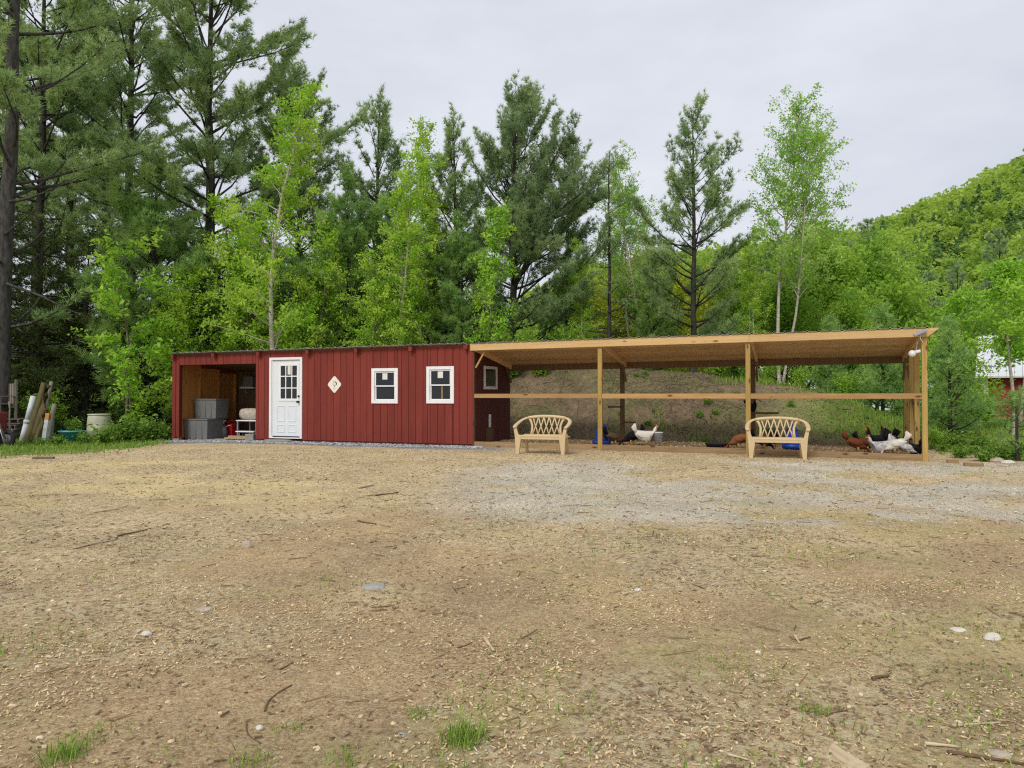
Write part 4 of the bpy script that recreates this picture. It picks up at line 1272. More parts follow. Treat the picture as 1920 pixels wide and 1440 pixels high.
MB().tube([tip * 0.45, tip], 0.074, 14).build('upper_length', M['pvc'], wpp)
# pallets piled at the edge
p = gp(14, 826)
for k in range(4):
    pl = thing('pallet', ['weathered grey pallet at the bottom of the pile', 'weathered grey pallet second from the ground in the pile', 'weathered grey pallet third from the ground in the pile', 'weathered grey pallet on top of the pile'][k], 'pallet', (p.x - 0.12 + 0.03 * k, p.y + 0.55, p.z - 0.02 + 0.165 * k), ANG + radians(4 * k - 6), 'pallets piled by the trees')
    for j in range(5):
        MB().bx(-0.6, 0.6, -0.5 + j * 0.225, -0.5 + j * 0.225 + 0.13, 0.12, 0.14).build('slat', M['greywoodx'], pl)
    for j in (-0.55, 0.0, 0.51):
        MB().bx(j, j + 0.04, -0.5, 0.53, 0.022, 0.1195).build('stringer', M['greywoodx'], pl)
    for j in (0, 2, 4):
        MB().bx(-0.6, 0.6, -0.5 + j * 0.225, -0.5 + j * 0.225 + 0.12, 0.0, 0.0215).build('slat', M['greywoodx'], pl)
# grey slatted chair standing on the pile
ch = thing('slatted_chair', 'old grey slatted wooden chair set on the pallet pile', 'chair', (p.x - 0.42, p.y + 0.5, p.z + 0.625), ANG + radians(-8), None)
MB().bx(-0.30, 0.30, -0.30, 0.10, 0.40, 0.43).build('seat', M['greywood'], ch)
for j in range(5):
    MB().bx(-0.28 + j * 0.115, -0.28 + j * 0.115 + 0.085, 0.10, 0.125, 0.3, 1.0).build('slat', M['greywood'], ch)
for sx in (-0.31, 0.27):
    MB().bx(sx, sx + 0.05, -0.30, -0.25, 0, 0.62).build('leg', M['greywood'], ch)
    MB().bx(sx, sx + 0.05, 0.126, 0.18, 0, 1.12).build('leg', M['greywood'], ch)
    MB().bx(sx - 0.02, sx + 0.07, -0.34, 0.12, 0.62, 0.645).build('armrest', M['greywood'], ch)
# wheelbarrow at the picture's edge
p = gp(14, 837)
wb = thing('wheelbarrow', 'red wheelbarrow tipped on its nose with a black tyre', 'wheelbarrow', (p.x, p.y, p.z), radians(0))
tyre = MB()
ring = [(0.17 * cos(2 * pi * i / 18), 0, 0.19 + 0.17 * sin(2 * pi * i / 18)) for i in range(19)]
tyre.tube(ring, 0.045, 8, up=(0, 1, 0), caps=False).build('tyre', M['rubber'], wb)
MB().tube([(0, -0.03, 0.19), (0, 0.03, 0.19)], 0.12, 16, up=(0, 0, 1)).build('rim', M['greyplastic'], wb)
MB().hexa([(-0.62, -0.30, 0.10), (-0.16, -0.20, 0.06), (-0.16, 0.20, 0.06), (-0.62, 0.30, 0.10), (-0.75, -0.36, 0.80), (-0.16, -0.30, 0.86), (-0.16, 0.30, 0.86), (-0.75, 0.36, 0.80)]).build('tray', M['dullred'], wb, bevel=0.04)
for s in (-1, 1):
    MB().tube([(0.02, s * 0.07, 0.19), (-0.06, s * 0.16, 0.5), (-0.12, s * 0.27, 0.95), (-0.16, s * 0.29, 1.12)], 0.02, 8).build('handle', M['greywood'], wb)
    MB().tube([(0.1, s * 0.2, 0.0), (-0.06, s * 0.2, 0.52)], 0.012, 6).build('leg', M['galv'], wb)

# ------------------------------------------------------------------ red barn far right behind the trees
bx_, by_ = (1846 - 960) / F * 34, 34.0
barn = thing('red_barn', 'red barn with white corner board and pale metal roof behind the trees', 'barn', (bx_, by_, 0), radians(-35))
bw, bd = 9.0, 6.0
z0, z1 = CAMZ + (HOR - 772) * 34 / F, CAMZ + (HOR - 707) * 34 / F
barn.location.z = 0
MB().bx(0.06, bw, 0.0, bd, z0 - 0.3, z1).build('wall', M['barnred'], barn)
MB().bx(-0.04, 0.14, -0.04, 0.14, z0 - 0.6, z1).build('corner_board', M['white'], barn)
MB().bx(2.35, 2.5, -0.04, 0.0, z0 - 0.3, z1).build('trim_board', M['white'], barn)
MB().bx(0.145, bw, -0.05, 0.05, z0 - 0.36, z0 - 0.25).build('skirt_board', M['greyplastic'], barn)
MB().bx(0.2, bw, 0.06, bd, -0.6, z0 - 0.31).build('foundation', M['rubber'], barn)
rf = MB()
ro_ = 0.35
for i in range(34):
    xa = -ro_ + i * 0.30
    rf.hexa([(xa, -0.45, z1 - 0.05), (xa + 0.29, -0.45, z1 - 0.05), (xa + 0.29, bd / 2, z1 + 2.05), (xa, bd / 2, z1 + 2.05), (xa, -0.45, z1 + 0.03), (xa + 0.29, -0.45, z1 + 0.03), (xa + 0.29, bd / 2, z1 + 2.13), (xa, bd / 2, z1 + 2.13)])
rf.build('roof_front', M['barnroof'], barn)
MB().hexa([(-ro_, bd / 2 + .002, z1 + 2.03), (bw + 1, bd / 2 + .002, z1 + 2.03), (bw + 1, bd + .45, z1 - 0.05), (-ro_, bd + .45, z1 - 0.05), (-ro_, bd / 2 + .002, z1 + 2.12), (bw + 1, bd / 2 + .002, z1 + 2.12), (bw + 1, bd + .45, z1 + 0.03), (-ro_, bd + .45, z1 + 0.03)]).build('roof_back', M['barnroof'], barn)
MB().prism([(0.065, z1 + 0.001), (bw, z1 + 0.001), (bw, z1 + 0.3), (0.065, z1 + 0.3)], 1.4, bd - 1.4).build('attic', M['barnred'], barn)
MB().add([(0.065, 0, z1), (0.065, bd, z1), (0.065, bd / 2, z1 + 2.0)], [(0, 1, 2)]).build('gable', M['barnred'], barn)
# pale roofed building seen in scraps through the saplings, past the mound
px_, Yb = 1395, 62.0
pb = thing('pale_roofed_building', 'far building with a pale metal roof glimpsed through the saplings', 'building', ((px_ - 960) / F * Yb, Yb, 0), radians(-6))
zr0, zr1 = CAMZ + (HOR - 728) * Yb / F, CAMZ + (HOR - 668) * Yb / F
MB().bx(0.5, 14.5, 0, 8, -1, zr0).build('wall', M['bucket'], pb)
MB().hexa([(0, -0.6, zr0 - 0.05), (15, -0.6, zr0 - 0.05), (15, 4, zr1), (0, 4, zr1), (0, -0.6, zr0 + 0.05), (15, -0.6, zr0 + 0.05), (15, 4, zr1 + .1), (0, 4, zr1 + .1)]).build('roof_front', M['barnroof'], pb)
MB().hexa([(0, 4.001, zr1), (15, 4.001, zr1), (15, 8.6, zr0 - .05), (0, 8.6, zr0 - .05), (0, 4.001, zr1 + .1), (15, 4.001, zr1 + .1), (15, 8.6, zr0 + .05), (0, 8.6, zr0 + .05)]).build('roof_back', M['barnroof'], pb)

# ------------------------------------------------------------------ trees
def tubes_mesh(name, polys, mat, n=5):
    """polys: list of (pts (k,3), radii (k,)) -> one mesh of tapered tubes"""
    Vs, Fs, base = [], [], 0
    ang = 2 * np.pi * np.arange(n) / n
    ca, sa = np.cos(ang), np.sin(ang)
    for P, R in polys:
        k = len(P)
        T = np.gradient(P, axis=0)
        T /= np.linalg.norm(T, axis=1, keepdims=True) + 1e-9
        ref = np.where(np.abs(T[:, 2:3]) > 0.9, np.array([[1.0, 0, 0]]), np.array([[0, 0, 1.0]]))
        A = np.cross(T, ref)
        A /= np.linalg.norm(A, axis=1, keepdims=True) + 1e-9
        B = np.cross(T, A)
        ring = P[:, None, :] + R[:, None, None] * (A[:, None, :] * ca[None, :, None] + B[:, None, :] * sa[None, :, None])
        Vs.append(ring.reshape(-1, 3))
        i = np.arange(k - 1)[:, None] * n
        j = np.arange(n)[None, :]
        j2 = (j + 1) % n
        f = np.stack([i + j, i + j2, i + n + j2, i + n + j], -1).reshape(-1, 4) + base
        Fs.append(f)
        base += k * n
    return raw_mesh(name, np.concatenate(Vs), np.concatenate(Fs), mat, smooth=True)

def unit(v):
    return v / (np.linalg.norm(v, axis=-1, keepdims=True) + 1e-9)

def tufts_mesh(name, P, D, rng, mat, K=12, L=0.17, w=0.0115, spread=0.75, tint=None):
    """needle tufts: K slim blades round each shoot"""
    n = len(P)
    P = np.repeat(P, K, 0)
    d = unit(np.repeat(D, K, 0) + spread * rng.normal(size=(n * K, 3)))
    ln = L * rng.uniform(0.65, 1.15, (n * K, 1))
    side = unit(np.cross(d, rng.normal(size=(n * K, 3)))) * w
    b = P + d * 0.01
    V = np.stack([b - side, b + side, b + d * ln], 1).reshape(-1, 3)
    Fa = np.arange(n * K * 3).reshape(-1, 3)
    t_ = np.repeat(tint if tint is not None else rng.random(n), K) * 0.65 + 0.35 * rng.random(n * K)
    return raw_mesh(name, V, Fa, mat, tint=t_)

def leaves_mesh(name, P, rng, mat, size=0.07, tint=None, updir=0.5, aspect=0.8):
    n = len(P)
    nrm = unit(rng.normal(size=(n, 3)) + np.array([0, 0, updir]))
    a = unit(np.cross(nrm, rng.normal(size=(n, 3))))
    b = np.cross(nrm, a)
    s = size * rng.uniform(0.6, 1.3, (n, 1))
    V = np.stack([P - a * s, P - b * s * 0.5 * aspect * 1.2 + nrm * s * .12, P + a * s, P + b * s * 0.5 * aspect * 1.2 + nrm * s * .12], 1).reshape(-1, 3)
    t_ = (tint if tint is not None else rng.random(n)) * 0.6 + 0.4 * rng.random(n)
    return raw_mesh(name, V, np.arange(4 * n).reshape(-1, 4), mat, tint=t_)

def poly_along(p0, d0, L, rng, k=6, lift=0.0, wob=0.06):
    """a limb that starts along d0 and bends by lift (+ up, - down)"""
    pts = [p0]
    d = d0.copy()
    st = L / (k - 1)
    for i in range(k - 1):
        d = d + np.array([0, 0, lift / (k - 1)]) + rng.normal(size=3) * wob
        d = d / np.linalg.norm(d)
        pts.append(pts[-1] + d * st)
    return np.array(pts)

def gen_pine(seed, H, r0, base=0.15, R=2.4, nwh=13, nb=5, el0=8, el1=60, prof=None, lift=0.5, dens=1.0, K=12, L=0.17, w=0.0115, tip=True, asym=None, sub=0.36, forks=0, dead=0, gap=0.095, fluff=0.065):
    rng = np.random.default_rng(seed)
    zt = np.linspace(0, H, 16)
    wob = np.cumsum(rng.normal(size=(16, 2)) * 0.022 * H / 10, 0)
    wob -= wob[0]
    T = np.column_stack([wob, zt])
    Rt = r0 * (1 - zt / H) ** 0.85 + 0.012
    Rt[0] *= 1.25
    trunk = [(T, Rt)]
    if forks:
        for q in range(forks):
            z0 = H * rng.uniform(0.3, 0.42)
            a = rng.uniform(-0.5, 0.5) + (0 if q == 0 else pi)
            p = poly_along(np.array([np.interp(z0, zt, T[:, 0]), np.interp(z0, zt, T[:, 1]), z0]), unit(np.array([0.8 * cos(a), 0.8 * sin(a), 0.75])), H * 0.52, rng, 9, 1.3, 0.03)
            trunk.append((p, np.linspace(r0 * 0.5, 0.015, 9)))
    limbs, tp, td = [], [], []
    axes = trunk
    for ai, (A, RA) in enumerate(axes):
        h0 = base if ai == 0 else 0.12
        hs = h0 + (0.985 - h0) * (np.linspace(0, 1, nwh if ai == 0 else int(nwh * .6)) ** 0.92)
        scale = 1.0 if ai == 0 else 0.62
        for wi, hf in enumerate(hs):
            u = (hf - h0) / (1 - h0)
            f = (prof(u) if prof else (1 - u) ** 0.75 * min(1.0, 0.55 + 2.2 * u)) + 0.06
            s = hf * (len(A) - 1)
            i = min(int(s), len(A) - 2)
            o = A[i] + (A[i + 1] - A[i]) * (s - i)
            m_ = max(3, int(rng.integers(nb - 1, nb + 2)))
            a0 = rng.uniform(0, 2 * pi)
            for b in range(m_):
                if rng.random() < 0.10:
                    continue
                sj = min(max(s + rng.normal() * 0.28, 0.0), len(A) - 1.001)
                ij = int(sj)
                o = A[ij] + (A[ij + 1] - A[ij]) * (sj - ij)
                a = a0 + 2 * pi * b / m_ + rng.normal() * 0.35
                Lb = R * scale * f * rng.uniform(0.5, 1.25)
                if asym is not None:
                    Lb *= 1 + asym[1] * cos(a - asym[0])
                if Lb < 0.12:
                    continue
                el = radians(el0 + (el1 - el0) * u ** 1.1) + rng.normal() * 0.2
                d0 = np.array([cos(a) * cos(el), sin(a) * cos(el), sin(el)])
                k = 7
                pb = poly_along(o + rng.normal(size=3) * 0.05, d0, Lb, rng, k, lift * (1 - 0.4 * u) + rng.normal() * 0.2, 0.07)
                rb = np.linspace(max(0.010, min(0.055, RA[i] * 0.45)) * (0.5 + 0.5 * min(1, Lb / 1.5)), 0.005, k)
                limbs.append((pb, rb))
                if u < dead and rng.random() < 0.8:
                    continue
                ns = max(3, int(Lb / 0.17 * dens))
                fr = rng.uniform(0.22, 1.0, ns) ** 0.8
                for q in fr:
                    s2 = q * (k - 1)
                    i2 = min(int(s2), k - 2)
                    o2 = pb[i2] + (pb[i2 + 1] - pb[i2]) * (s2 - i2)
                    dd = unit(pb[i2 + 1] - pb[i2])
                    sd_ = np.cross(dd, np.array([0, 0, 1.0]))
                    sg_ = 1 if rng.random() < 0.5 else -1
                    d2 = unit(dd * 0.75 + sg_ * unit(sd_) * rng.uniform(0.3, 0.9) + np.array([0, 0, rng.uniform(-0.1, 0.5)]))
                    l2 = (sub * Lb * (1.15 - q) + 0.14) * rng.uniform(0.6, 1.1)
                    nt = max(2, int(l2 / gap))
                    e = o2 + d2 * l2
                    if l2 > 0.3:
                        limbs.append((np.array([o2, (o2 + e) / 2, e]), np.array([0.008, 0.006, 0.003])))
                    us = np.linspace(0.3, 1.0, nt)
                    tp.append(o2 + d2 * l2 * us[:, None] + rng.normal(size=(nt, 3)) * fluff)
                    td.append(np.tile(unit(d2 + np.array([0, 0, 0.25])), (nt, 1)))
                tp.append(pb[-1:])
                td.append(unit(pb[-1:] - pb[-2:-1]))
        if tip:
            tp.append(A[-1:] + np.zeros((4, 1)) * 1.0 - np.array([0, 0, 1.0]) * np.array([[0.0], [0.12], [0.25], [0.4]]) * (0.6 if ai else 1))
            td.append(np.tile([0, 0, 1.0], (4, 1)))
    tp, td = np.concatenate(tp), np.concatenate(td)
    cl = fbm(tp[:, 0] * 1.3 + 50 + tp[:, 1], tp[:, 2] * 1.3 + 50, 2)
    tint = np.clip((cl - 0.5) * 1.8 + 0.5 + 0.15 * rng.normal(size=len(tp)), 0, 1)
    return trunk, limbs, tp, td, tint, rng, dict(K=K, L=L, w=w)

def pine_meshes(tag_, mneedle, mbark, **kw):
    trunk, limbs, tp, td, tint, rng, o = gen_pine(**kw)
    return (tubes_mesh('trunk_' + tag_, trunk, mbark, 9), tubes_mesh('limbs_' + tag_, limbs, mbark, 4), tufts_mesh('needles_' + tag_, tp, td, rng, mneedle, o['K'], o['L'], o['w'], tint=tint))

def place_tree(name, label, meshes, px, Yd, rot=0.0, scale=1.0, group='trees behind the shed and run', tilt=(0, 0), X=None, sink=0.1):
    x = (px - 960) / F * Yd if X is None else X
    t_ = thing(name, label, 'tree', (x, Yd, tz(x, Yd) - sink), 0, group)
    t_.rotation_euler = (tilt[0], tilt[1], rot)
    t_.scale = (scale,) * 3
    link('trunk', meshes[0], t_)
    link('limbs', meshes[1], t_)
    link('crown', meshes[2], t_)
    return t_

def gen_decid(tag_, mleaf, mbark, seed, H, r0, base=0.3, R=1.6, nbr=26, el=48, prof=None, size=0.07, per=14, sig=0.10, lean=(0, 0), tw=5, bend=0.0, stems=1, updir=0.5, fork=0.0):
    rng = np.random.default_rng(seed)
    trunk, limbs, lp = [], [], []
    for s_ in range(stems):
        k = 14
        z = np.linspace(0, 1, k)
        ph = rng.uniform(0, 6)
        Hs = H * (1 if s_ == 0 else rng.uniform(0.72, 0.92))
        a = rng.uniform(0, 2 * pi)
        off = np.array([cos(a), sin(a)]) * (0.0 if s_ == 0 else R * 0.28)
        T = np.column_stack([lean[0] * z ** 1.3 * Hs + bend * np.sin(z * 5 + ph) * Hs * 0.03 + off[0] * (0.3 + z), lean[1] * z * Hs + bend * np.cos(z * 4 + ph) * Hs * 0.03 + off[1] * (0.3 + z), z * Hs])
        T += np.cumsum(rng.normal(size=(k, 3)) * 0.012 * np.array([1, 1, 0]) * Hs / 8, 0)
        Rt = r0 * (1 if s_ == 0 else 0.75) * (1 - z) ** 0.8 + 0.008
        trunk.append((T, Rt))
        for b in range(nbr):
            hf = base + (0.98 - base) * ((b + rng.random()) / nbr)
            u = (hf - base) / (1 - base)
            f = prof(u) if prof else (math.sin(pi * min(1, (u * 0.85 + 0.15))) ** 0.7)
            i = min(int(hf * (k - 1)), k - 2)
            o = T[i] + (T[i + 1] - T[i]) * (hf * (k - 1) - i)
            a = b * 2.4 + rng.normal() * 0.4
            e = radians(el + 18 * u) + rng.normal() * 0.15
            Lb = R * (f + 0.08) * rng.uniform(0.6, 1.2)
            pb = poly_along(o, np.array([cos(a) * cos(e), sin(a) * cos(e), sin(e)]), Lb, rng, 6, -0.25 + rng.normal() * 0.2, 0.10)
            limbs.append((pb, np.linspace(min(0.03, Rt[i] * 0.5), 0.004, 6)))
            for q in range(tw + int(Lb * 3)):
                s2 = rng.uniform(0.25, 1.0) * 5
                i2 = min(int(s2), 4)
                o2 = pb[i2] + (pb[i2 + 1] - pb[i2]) * (s2 - i2)
                d2 = unit(unit(pb[i2 + 1] - pb[i2]) * 0.6 + rng.normal(size=3) * 0.6)
                l2 = rng.uniform(0.15, 0.45) * (0.5 + 0.35 * Lb)
                e2 = o2 + d2 * l2
                limbs.append((np.array([o2, e2]), np.array([0.005, 0.002])))
                m_ = rng.poisson(per)
                lp.append(o2 + d2 * l2 * rng.uniform(0.2, 1.05, (m_, 1)) + rng.normal(size=(m_, 3)) * sig * np.array([1, 1, 0.8]))
    P = np.concatenate(lp)
    cl = fbm(P[:, 0] * 1.2 + 50 + P[:, 1], P[:, 2] * 1.2 + 50, 2)
    tint = np.clip((cl - 0.5) * 1.6 + 0.5, 0, 1)
    return tubes_mesh('trunk_' + tag_, trunk, mbark, 8), tubes_mesh('limbs_' + tag_, limbs, mbark, 3), leaves_mesh('leaves_' + tag_, P, rng, mleaf, size, tint, updir)

def Ht(ytop, Yd, px=960):
    x = (px - 960) / F * Yd
    return CAMZ + (HOR - ytop) * Yd / F - tz(x, Yd) + 0.1

# --- tall pines on the left
pm1 = pine_meshes('tall_a', M['needle'], M['oldbark'], seed=11, H=25, r0=0.24, base=0.14, R=5.0, nwh=18, nb=5, el0=4, el1=45, lift=0.35, dens=0.85, K=13, L=0.22, w=0.0125, dead=0.16, sub=0.34, prof=lambda u: (1 - u) ** 0.4 * min(1, 0.7 + u))
place_tree('white_pine', 'thick grey pine trunk with bare lower limbs at the wood edge', pm1, -2, 21.5, 0.7, 1.0)
pm = pine_meshes('tall_b', M['needle'], M['pinebark'], seed=12, H=23, r0=0.23, base=0.32, R=4.6, nwh=15, nb=5, el0=6, el1=52, lift=0.6, dens=1.0, K=13, L=0.23, w=0.0125, sub=0.36, prof=lambda u: min(1, 0.65 + 1.4 * u) * (1 - u) ** 0.42)
place_tree('white_pine', 'tall open pine with straight dark trunk between two larger pines', pm, 240, 31.0, 0.3)
pm3 = pine_meshes('tall_c', M['needle'], M['pinebark'], seed=14, H=19.5, r0=0.25, base=0.28, R=4.7, nwh=16, nb=6, el0=10, el1=58, lift=0.6, dens=0.95, K=14, L=0.23, w=0.0125, sub=0.38, asym=(0.0, 0.12), prof=lambda u: min(1, 0.66 + 1.5 * u) * (1 - u) ** 0.36)
place_tree('white_pine', 'tallest spreading pine with limbs reaching over the birch', pm3, 388, 27.5, 0.0)
place_tree('white_pine', 'slender pine trunk behind the tall open pine', pm, 196, 39, 2.4, 0.86)
place_tree('white_pine', 'feathery tall pine just behind the thick grey trunk', pm, 70, 29, 4.4, 0.92)
place_tree('white_pine', 'feathery tall pine between thick trunk and slender pine', pm3, 128, 34, 2.0, 0.98)
place_tree('white_pine', 'shorter spreading pine right of the tallest spreading pine', pm3, 560, 33, 3.6, Ht(130, 33, 560) / 19.5 * 0.97)
# medium pines
pmA = pine_meshes('mid_a', M['needle_b'], M['pinebark'], seed=21, H=9.6, r0=0.13, base=0.06, R=3.0, nwh=15, nb=6, el0=8, el1=66, lift=0.6, dens=1.3, K=15, L=0.24, w=0.0125, sub=0.38, prof=lambda u: (0.78 + 0.42 * math.sin(pi * min(1, 0.12 + u))) * (1 - u) ** 0.42)
place_tree('young_pine', 'bushy bright green pine behind the maple sapling', pmA, 292, 25.5, 0.4, Ht(325, 25.5, 292) / 9.6)
place_tree('young_pine', 'bushy pine rising just right of the tall birch', pmA, 655, 25.8, 2.1, Ht(345, 25.8, 655) / 9.6)
place_tree('young_pine', 'bushy pine between the wide birch and the tall birch', pmA, 478, 26.6, 3.3, Ht(430, 26.6, 478) / 9.6)
place_tree('young_pine', 'low bushy pine under the tallest spreading pine', pmA, 372, 26.2, 5.0, Ht(455, 26.2, 372) / 9.6)
place_tree('young_pine', 'low bushy pine behind the low leafy birch', pmA, 735, 27.5, 1.2, Ht(400, 27.5, 735) / 9.6)
place_tree('young_pine', 'bushy pine filling the foot of the broad pine', pmA, 1060, 25.2, 4.1, Ht(500, 25.2, 1060) / 9.6)
place_tree('young_pine', 'bushy pine between the narrow birch and the broad pine', pmA, 868, 25.0, 0.6, Ht(420, 25.0, 868) / 9.6)
place_tree('young_pine', 'low bushy pine right of the sparse pine', pmA, 1225, 26.0, 2.6, Ht(500, 26.0, 1225) / 9.6)
pmB = pine_meshes('mid_b', M['needle'], M['pinebark'], seed=22, H=12, r0=0.16, base=0.12, R=2.7, nwh=17, nb=5, el0=14, el1=68, lift=0.7, dens=1.15, K=14, L=0.22, w=0.0120, sub=0.38, prof=lambda u: (0.78 + 0.42 * math.sin(pi * min(1, 0.12 + u))) * (1 - u) ** 0.42)
place_tree('young_pine', 'greyish green pine standing behind the bushy pines', pmB, 700, 31.5, 0.9, Ht(195, 31.5, 700) / 12)
place_tree('young_pine', 'slim pine beside the broad two stemmed pine', pmB, 858, 27.5, 4.0, Ht(228, 27.5, 858) / 12)
# the broad pine in the middle
pmC = pine_meshes('broad', M['needle_d'], M['pinebark'], seed=31, H=12.2, r0=0.19, base=0.10, R=3.9, nwh=19, nb=6, el0=6, el1=74, lift=0.65, dens=1.05, K=15, L=0.21, w=0.0115, sub=0.40, forks=1, asym=(0.0, 0.22), prof=lambda u: (0.78 + 0.42 * math.sin(pi * min(1, 0.12 + u))) * (1 - u) ** 0.42)
place_tree('white_pine', 'broad dark pine with spiky top and second leaning stem', pmC, 958, 25.8, 0.2, Ht(185, 25.8, 958) / 12.2)
pmD = pine_meshes('sparse', M['needle_d'], M['pinebark'], seed=33, H=9.5, r0=0.085, base=0.16, R=1.25, nwh=13, nb=4, el0=5, el1=50, lift=0.5, dens=0.55, K=9, L=0.16, w=0.009, sub=0.28, prof=lambda u: (1 - u) ** 0.35)
place_tree('young_pine', 'thin sparse pine with a bare pole top', pmD, 1143, 24.2, 0.0, Ht(284, 24.2, 1143) / 9.5)
pmE = pine_meshes('open', M['needle'], M['pinebark'], seed=36, H=11, r0=0.13, base=0.12, R=3.3, nwh=14, nb=5, el0=0, el1=66, lift=0.7, dens=1.0, K=14, L=0.22, w=0.0115, sub=0.36, asym=(0.3, 0.15), prof=lambda u: (0.78 + 0.42 * math.sin(pi * min(1, 0.12 + u))) * (1 - u) ** 0.42)
place_tree('white_pine', 'open branched pine with dark trunk behind the run roof', pmE, 1300, 24.0, 0.0, Ht(215, 24.0, 1300) / 11)
pmF = pine_meshes('shrub', M['needle_b'], M['pinebark'], seed=41, H=3.3, r0=0.05, base=0.03, R=0.95, nwh=12, nb=6, el0=10, el1=60, lift=0.6, dens=1.7, K=15, L=0.16, w=0.010, sub=0.4, prof=lambda u: (1 - u) ** 0.5)
place_tree('young_pine', 'dense young pine just outside the run corner', pmF, 1782, 17.5, 0.0, Ht(618, 17.5, 1782) / 3.3, 'saplings by the barn')
place_tree('young_pine', 'young pine seedling leaning over the grassy bank', pine_meshes('seedling', M['needle_b'], M['pinebark'], seed=43, H=1.3, r0=0.022, base=0.34, R=0.5, nwh=6, nb=5, el0=8, el1=55, lift=0.5, dens=1.6, K=14, L=0.11, w=0.006, sub=0.4), 1907, 13.9, 0.0, Ht(742, 13.9, 1907) / 1.3, 'saplings by the barn')
place_tree('young_pine', 'small pine growing on the mound behind the run', pmF, 1560, 23.0, 1.0, 0.75, 'saplings by the barn')
place_tree('young_pine', 'pine sapling seen through the last bay of the run', pmF, 1655, 21.0, 2.0, 0.9, 'saplings by the barn')
# hemlocks
hm = pine_meshes('hemlock', M['hemlock'], M['oldbark'], seed=51, H=8.5, r0=0.13, base=0.03, R=2.7, nwh=20, nb=6, el0=0, el1=35, lift=-0.5, dens=1.5, K=9, L=0.13, w=0.014, sub=0.38, prof=lambda u: (1 - u) ** 0.7)
hm2 = pine_meshes('hemlock_b', M['hemlock'], M['oldbark'], seed=52, H=8.0, r0=0.12, base=0.03, R=2.6, nwh=20, nb=6, el0=-4, el1=30, lift=-0.4, dens=1.5, K=9, L=0.13, w=0.014, sub=0.38, prof=lambda u: (1 - u) ** 0.6)
GH = 'dark hemlocks at the wood edge'
for i, (px, Yd, s, r, me_, lab) in enumerate((
        (-10, 24.0, 0.95, 0.5, hm, 'dark drooping hemlock behind the pallet pile'), (75, 25.5, 0.95, 2.2, hm2, 'dark drooping hemlock behind the leaning logs'),
        (160, 25.8, 0.82, 4.0, hm, 'dark drooping hemlock behind the teal tub'), (235, 27.5, 0.8, 1.0, hm2, 'dark hemlock behind the cream barrel'),
        (330, 29.0, 0.85, 1.7, hm, 'dark hemlock behind the shed\'s open bay'), (450, 29.5, 0.8, 3.0, hm2, 'dark hemlock rising behind the white door'),
        (560, 30.0, 0.8, 5.0, hm, 'dark hemlock just behind the tall birch'), (-120, 28, 1.1, 0.1, hm2, 'dark hemlock beyond the thick pine trunk'))):
    place_tree('hemlock', lab, me_, px, Yd, r, s, GH)
place_tree('hemlock', 'low dark hemlock behind the leafy birches', hm, 790, 30.5, 2.6, 0.72, GH)
place_tree('hemlock', 'low dark hemlock under the broad pine', hm2, 905, 29.5, 0.6, 0.6, GH)

# --- birches, poplars, maples
b1 = gen_decid('birch_a', M['birchleaf'], M['birchbark'], 61, 11.2, 0.085, base=0.2, R=1.9, nbr=54, el=34, size=0.062, per=23, sig=0.09, lean=(0.05, 0), bend=1.0, prof=lambda u: 0.95 * (1 - u) ** 0.45)
place_tree('birch', 'tall bright birch with pale curving trunk behind the white door', b1, 517, 23.0, 0.0, Ht(160, 23.0, 517) / 11.2, 'birches and maples')
b2 = gen_decid('birch_b', M['birchleaf'], M['birchbark'], 62, 9, 0.05, base=0.16, R=1.4, nbr=38, el=42, size=0.058, per=17, sig=0.085, stems=2, bend=0.6, prof=lambda u: 0.95 * (1 - u) ** 0.4)
place_tree('birch', 'leafy yellow green birch behind the shed\'s second window', b2, 757, 23.2, 0.0, Ht(292, 23.2, 757) / 9, 'birches and maples')
place_tree('birch', 'narrow birch with a high pointed top beside the leafy birch', b2, 802, 25.5, 2.0, Ht(232, 25.5, 802) / 9, 'birches and maples')
b3 = gen_decid('poplar', M['poplarleaf'], M['birchbark'], 63, 11, 0.07, base=0.36, R=2.0, nbr=54, el=46, size=0.056, per=18, sig=0.09, lean=(0.06, 0), stems=2, bend=0.6, prof=lambda u: 0.35 + 0.75 * math.sin(pi * min(1, 0.2 + u * 0.75)))
place_tree('poplar', 'tall airy poplar with leaning white trunk behind the run', b3, 1462, 23.5, 0.0, Ht(205, 23.5, 1462) / 11, 'birches and maples')
place_tree('poplar', 'thin poplar behind the sparse pine', b3, 1195, 29.5, 2.6, Ht(308, 29.5, 1195) / 11, 'birches and maples')
place_tree('birch', 'thin white stemmed birch beside the airy poplar', b2, 1418, 24.0, 1.0, Ht(430, 24.0, 1418) / 9, 'birches and maples')
b4 = gen_decid('maple', M['mapleleaf'], M['greybark'], 64, 5.2, 0.035, base=0.18, R=1.45, nbr=18, el=30, size=0.085, per=13, sig=0.10, tw=5, bend=0.8, updir=1.4, prof=lambda u: 0.5 + 0.6 * (1 - u))
place_tree('maple', 'bright maple sapling leaning out beside the barrel', b4, 232, 21.8, 0.0, Ht(462, 21.8, 232) / 5.2, 'birches and maples')
b4b = gen_decid('maple_b', M['mapleleaf'], M['greybark'], 65, 4.0, 0.025, base=0.12, R=0.7, nbr=15, el=40, size=0.085, per=12, sig=0.11, bend=0.8, updir=1.2)
place_tree('maple', 'small maple with drooping bright leaves by the shed corner', b4b, 243, 21.0, 0.0, Ht(655, 21.0, 243) / 4.0, 'birches and maples')
b5 = gen_decid('birch_c', M['birchleaf'], M['greybark'], 66, 7, 0.05, base=0.12, R=1.8, nbr=34, el=36, size=0.060, per=17, sig=0.09, bend=0.7, stems=2, prof=lambda u: (1 - u) ** 0.45)
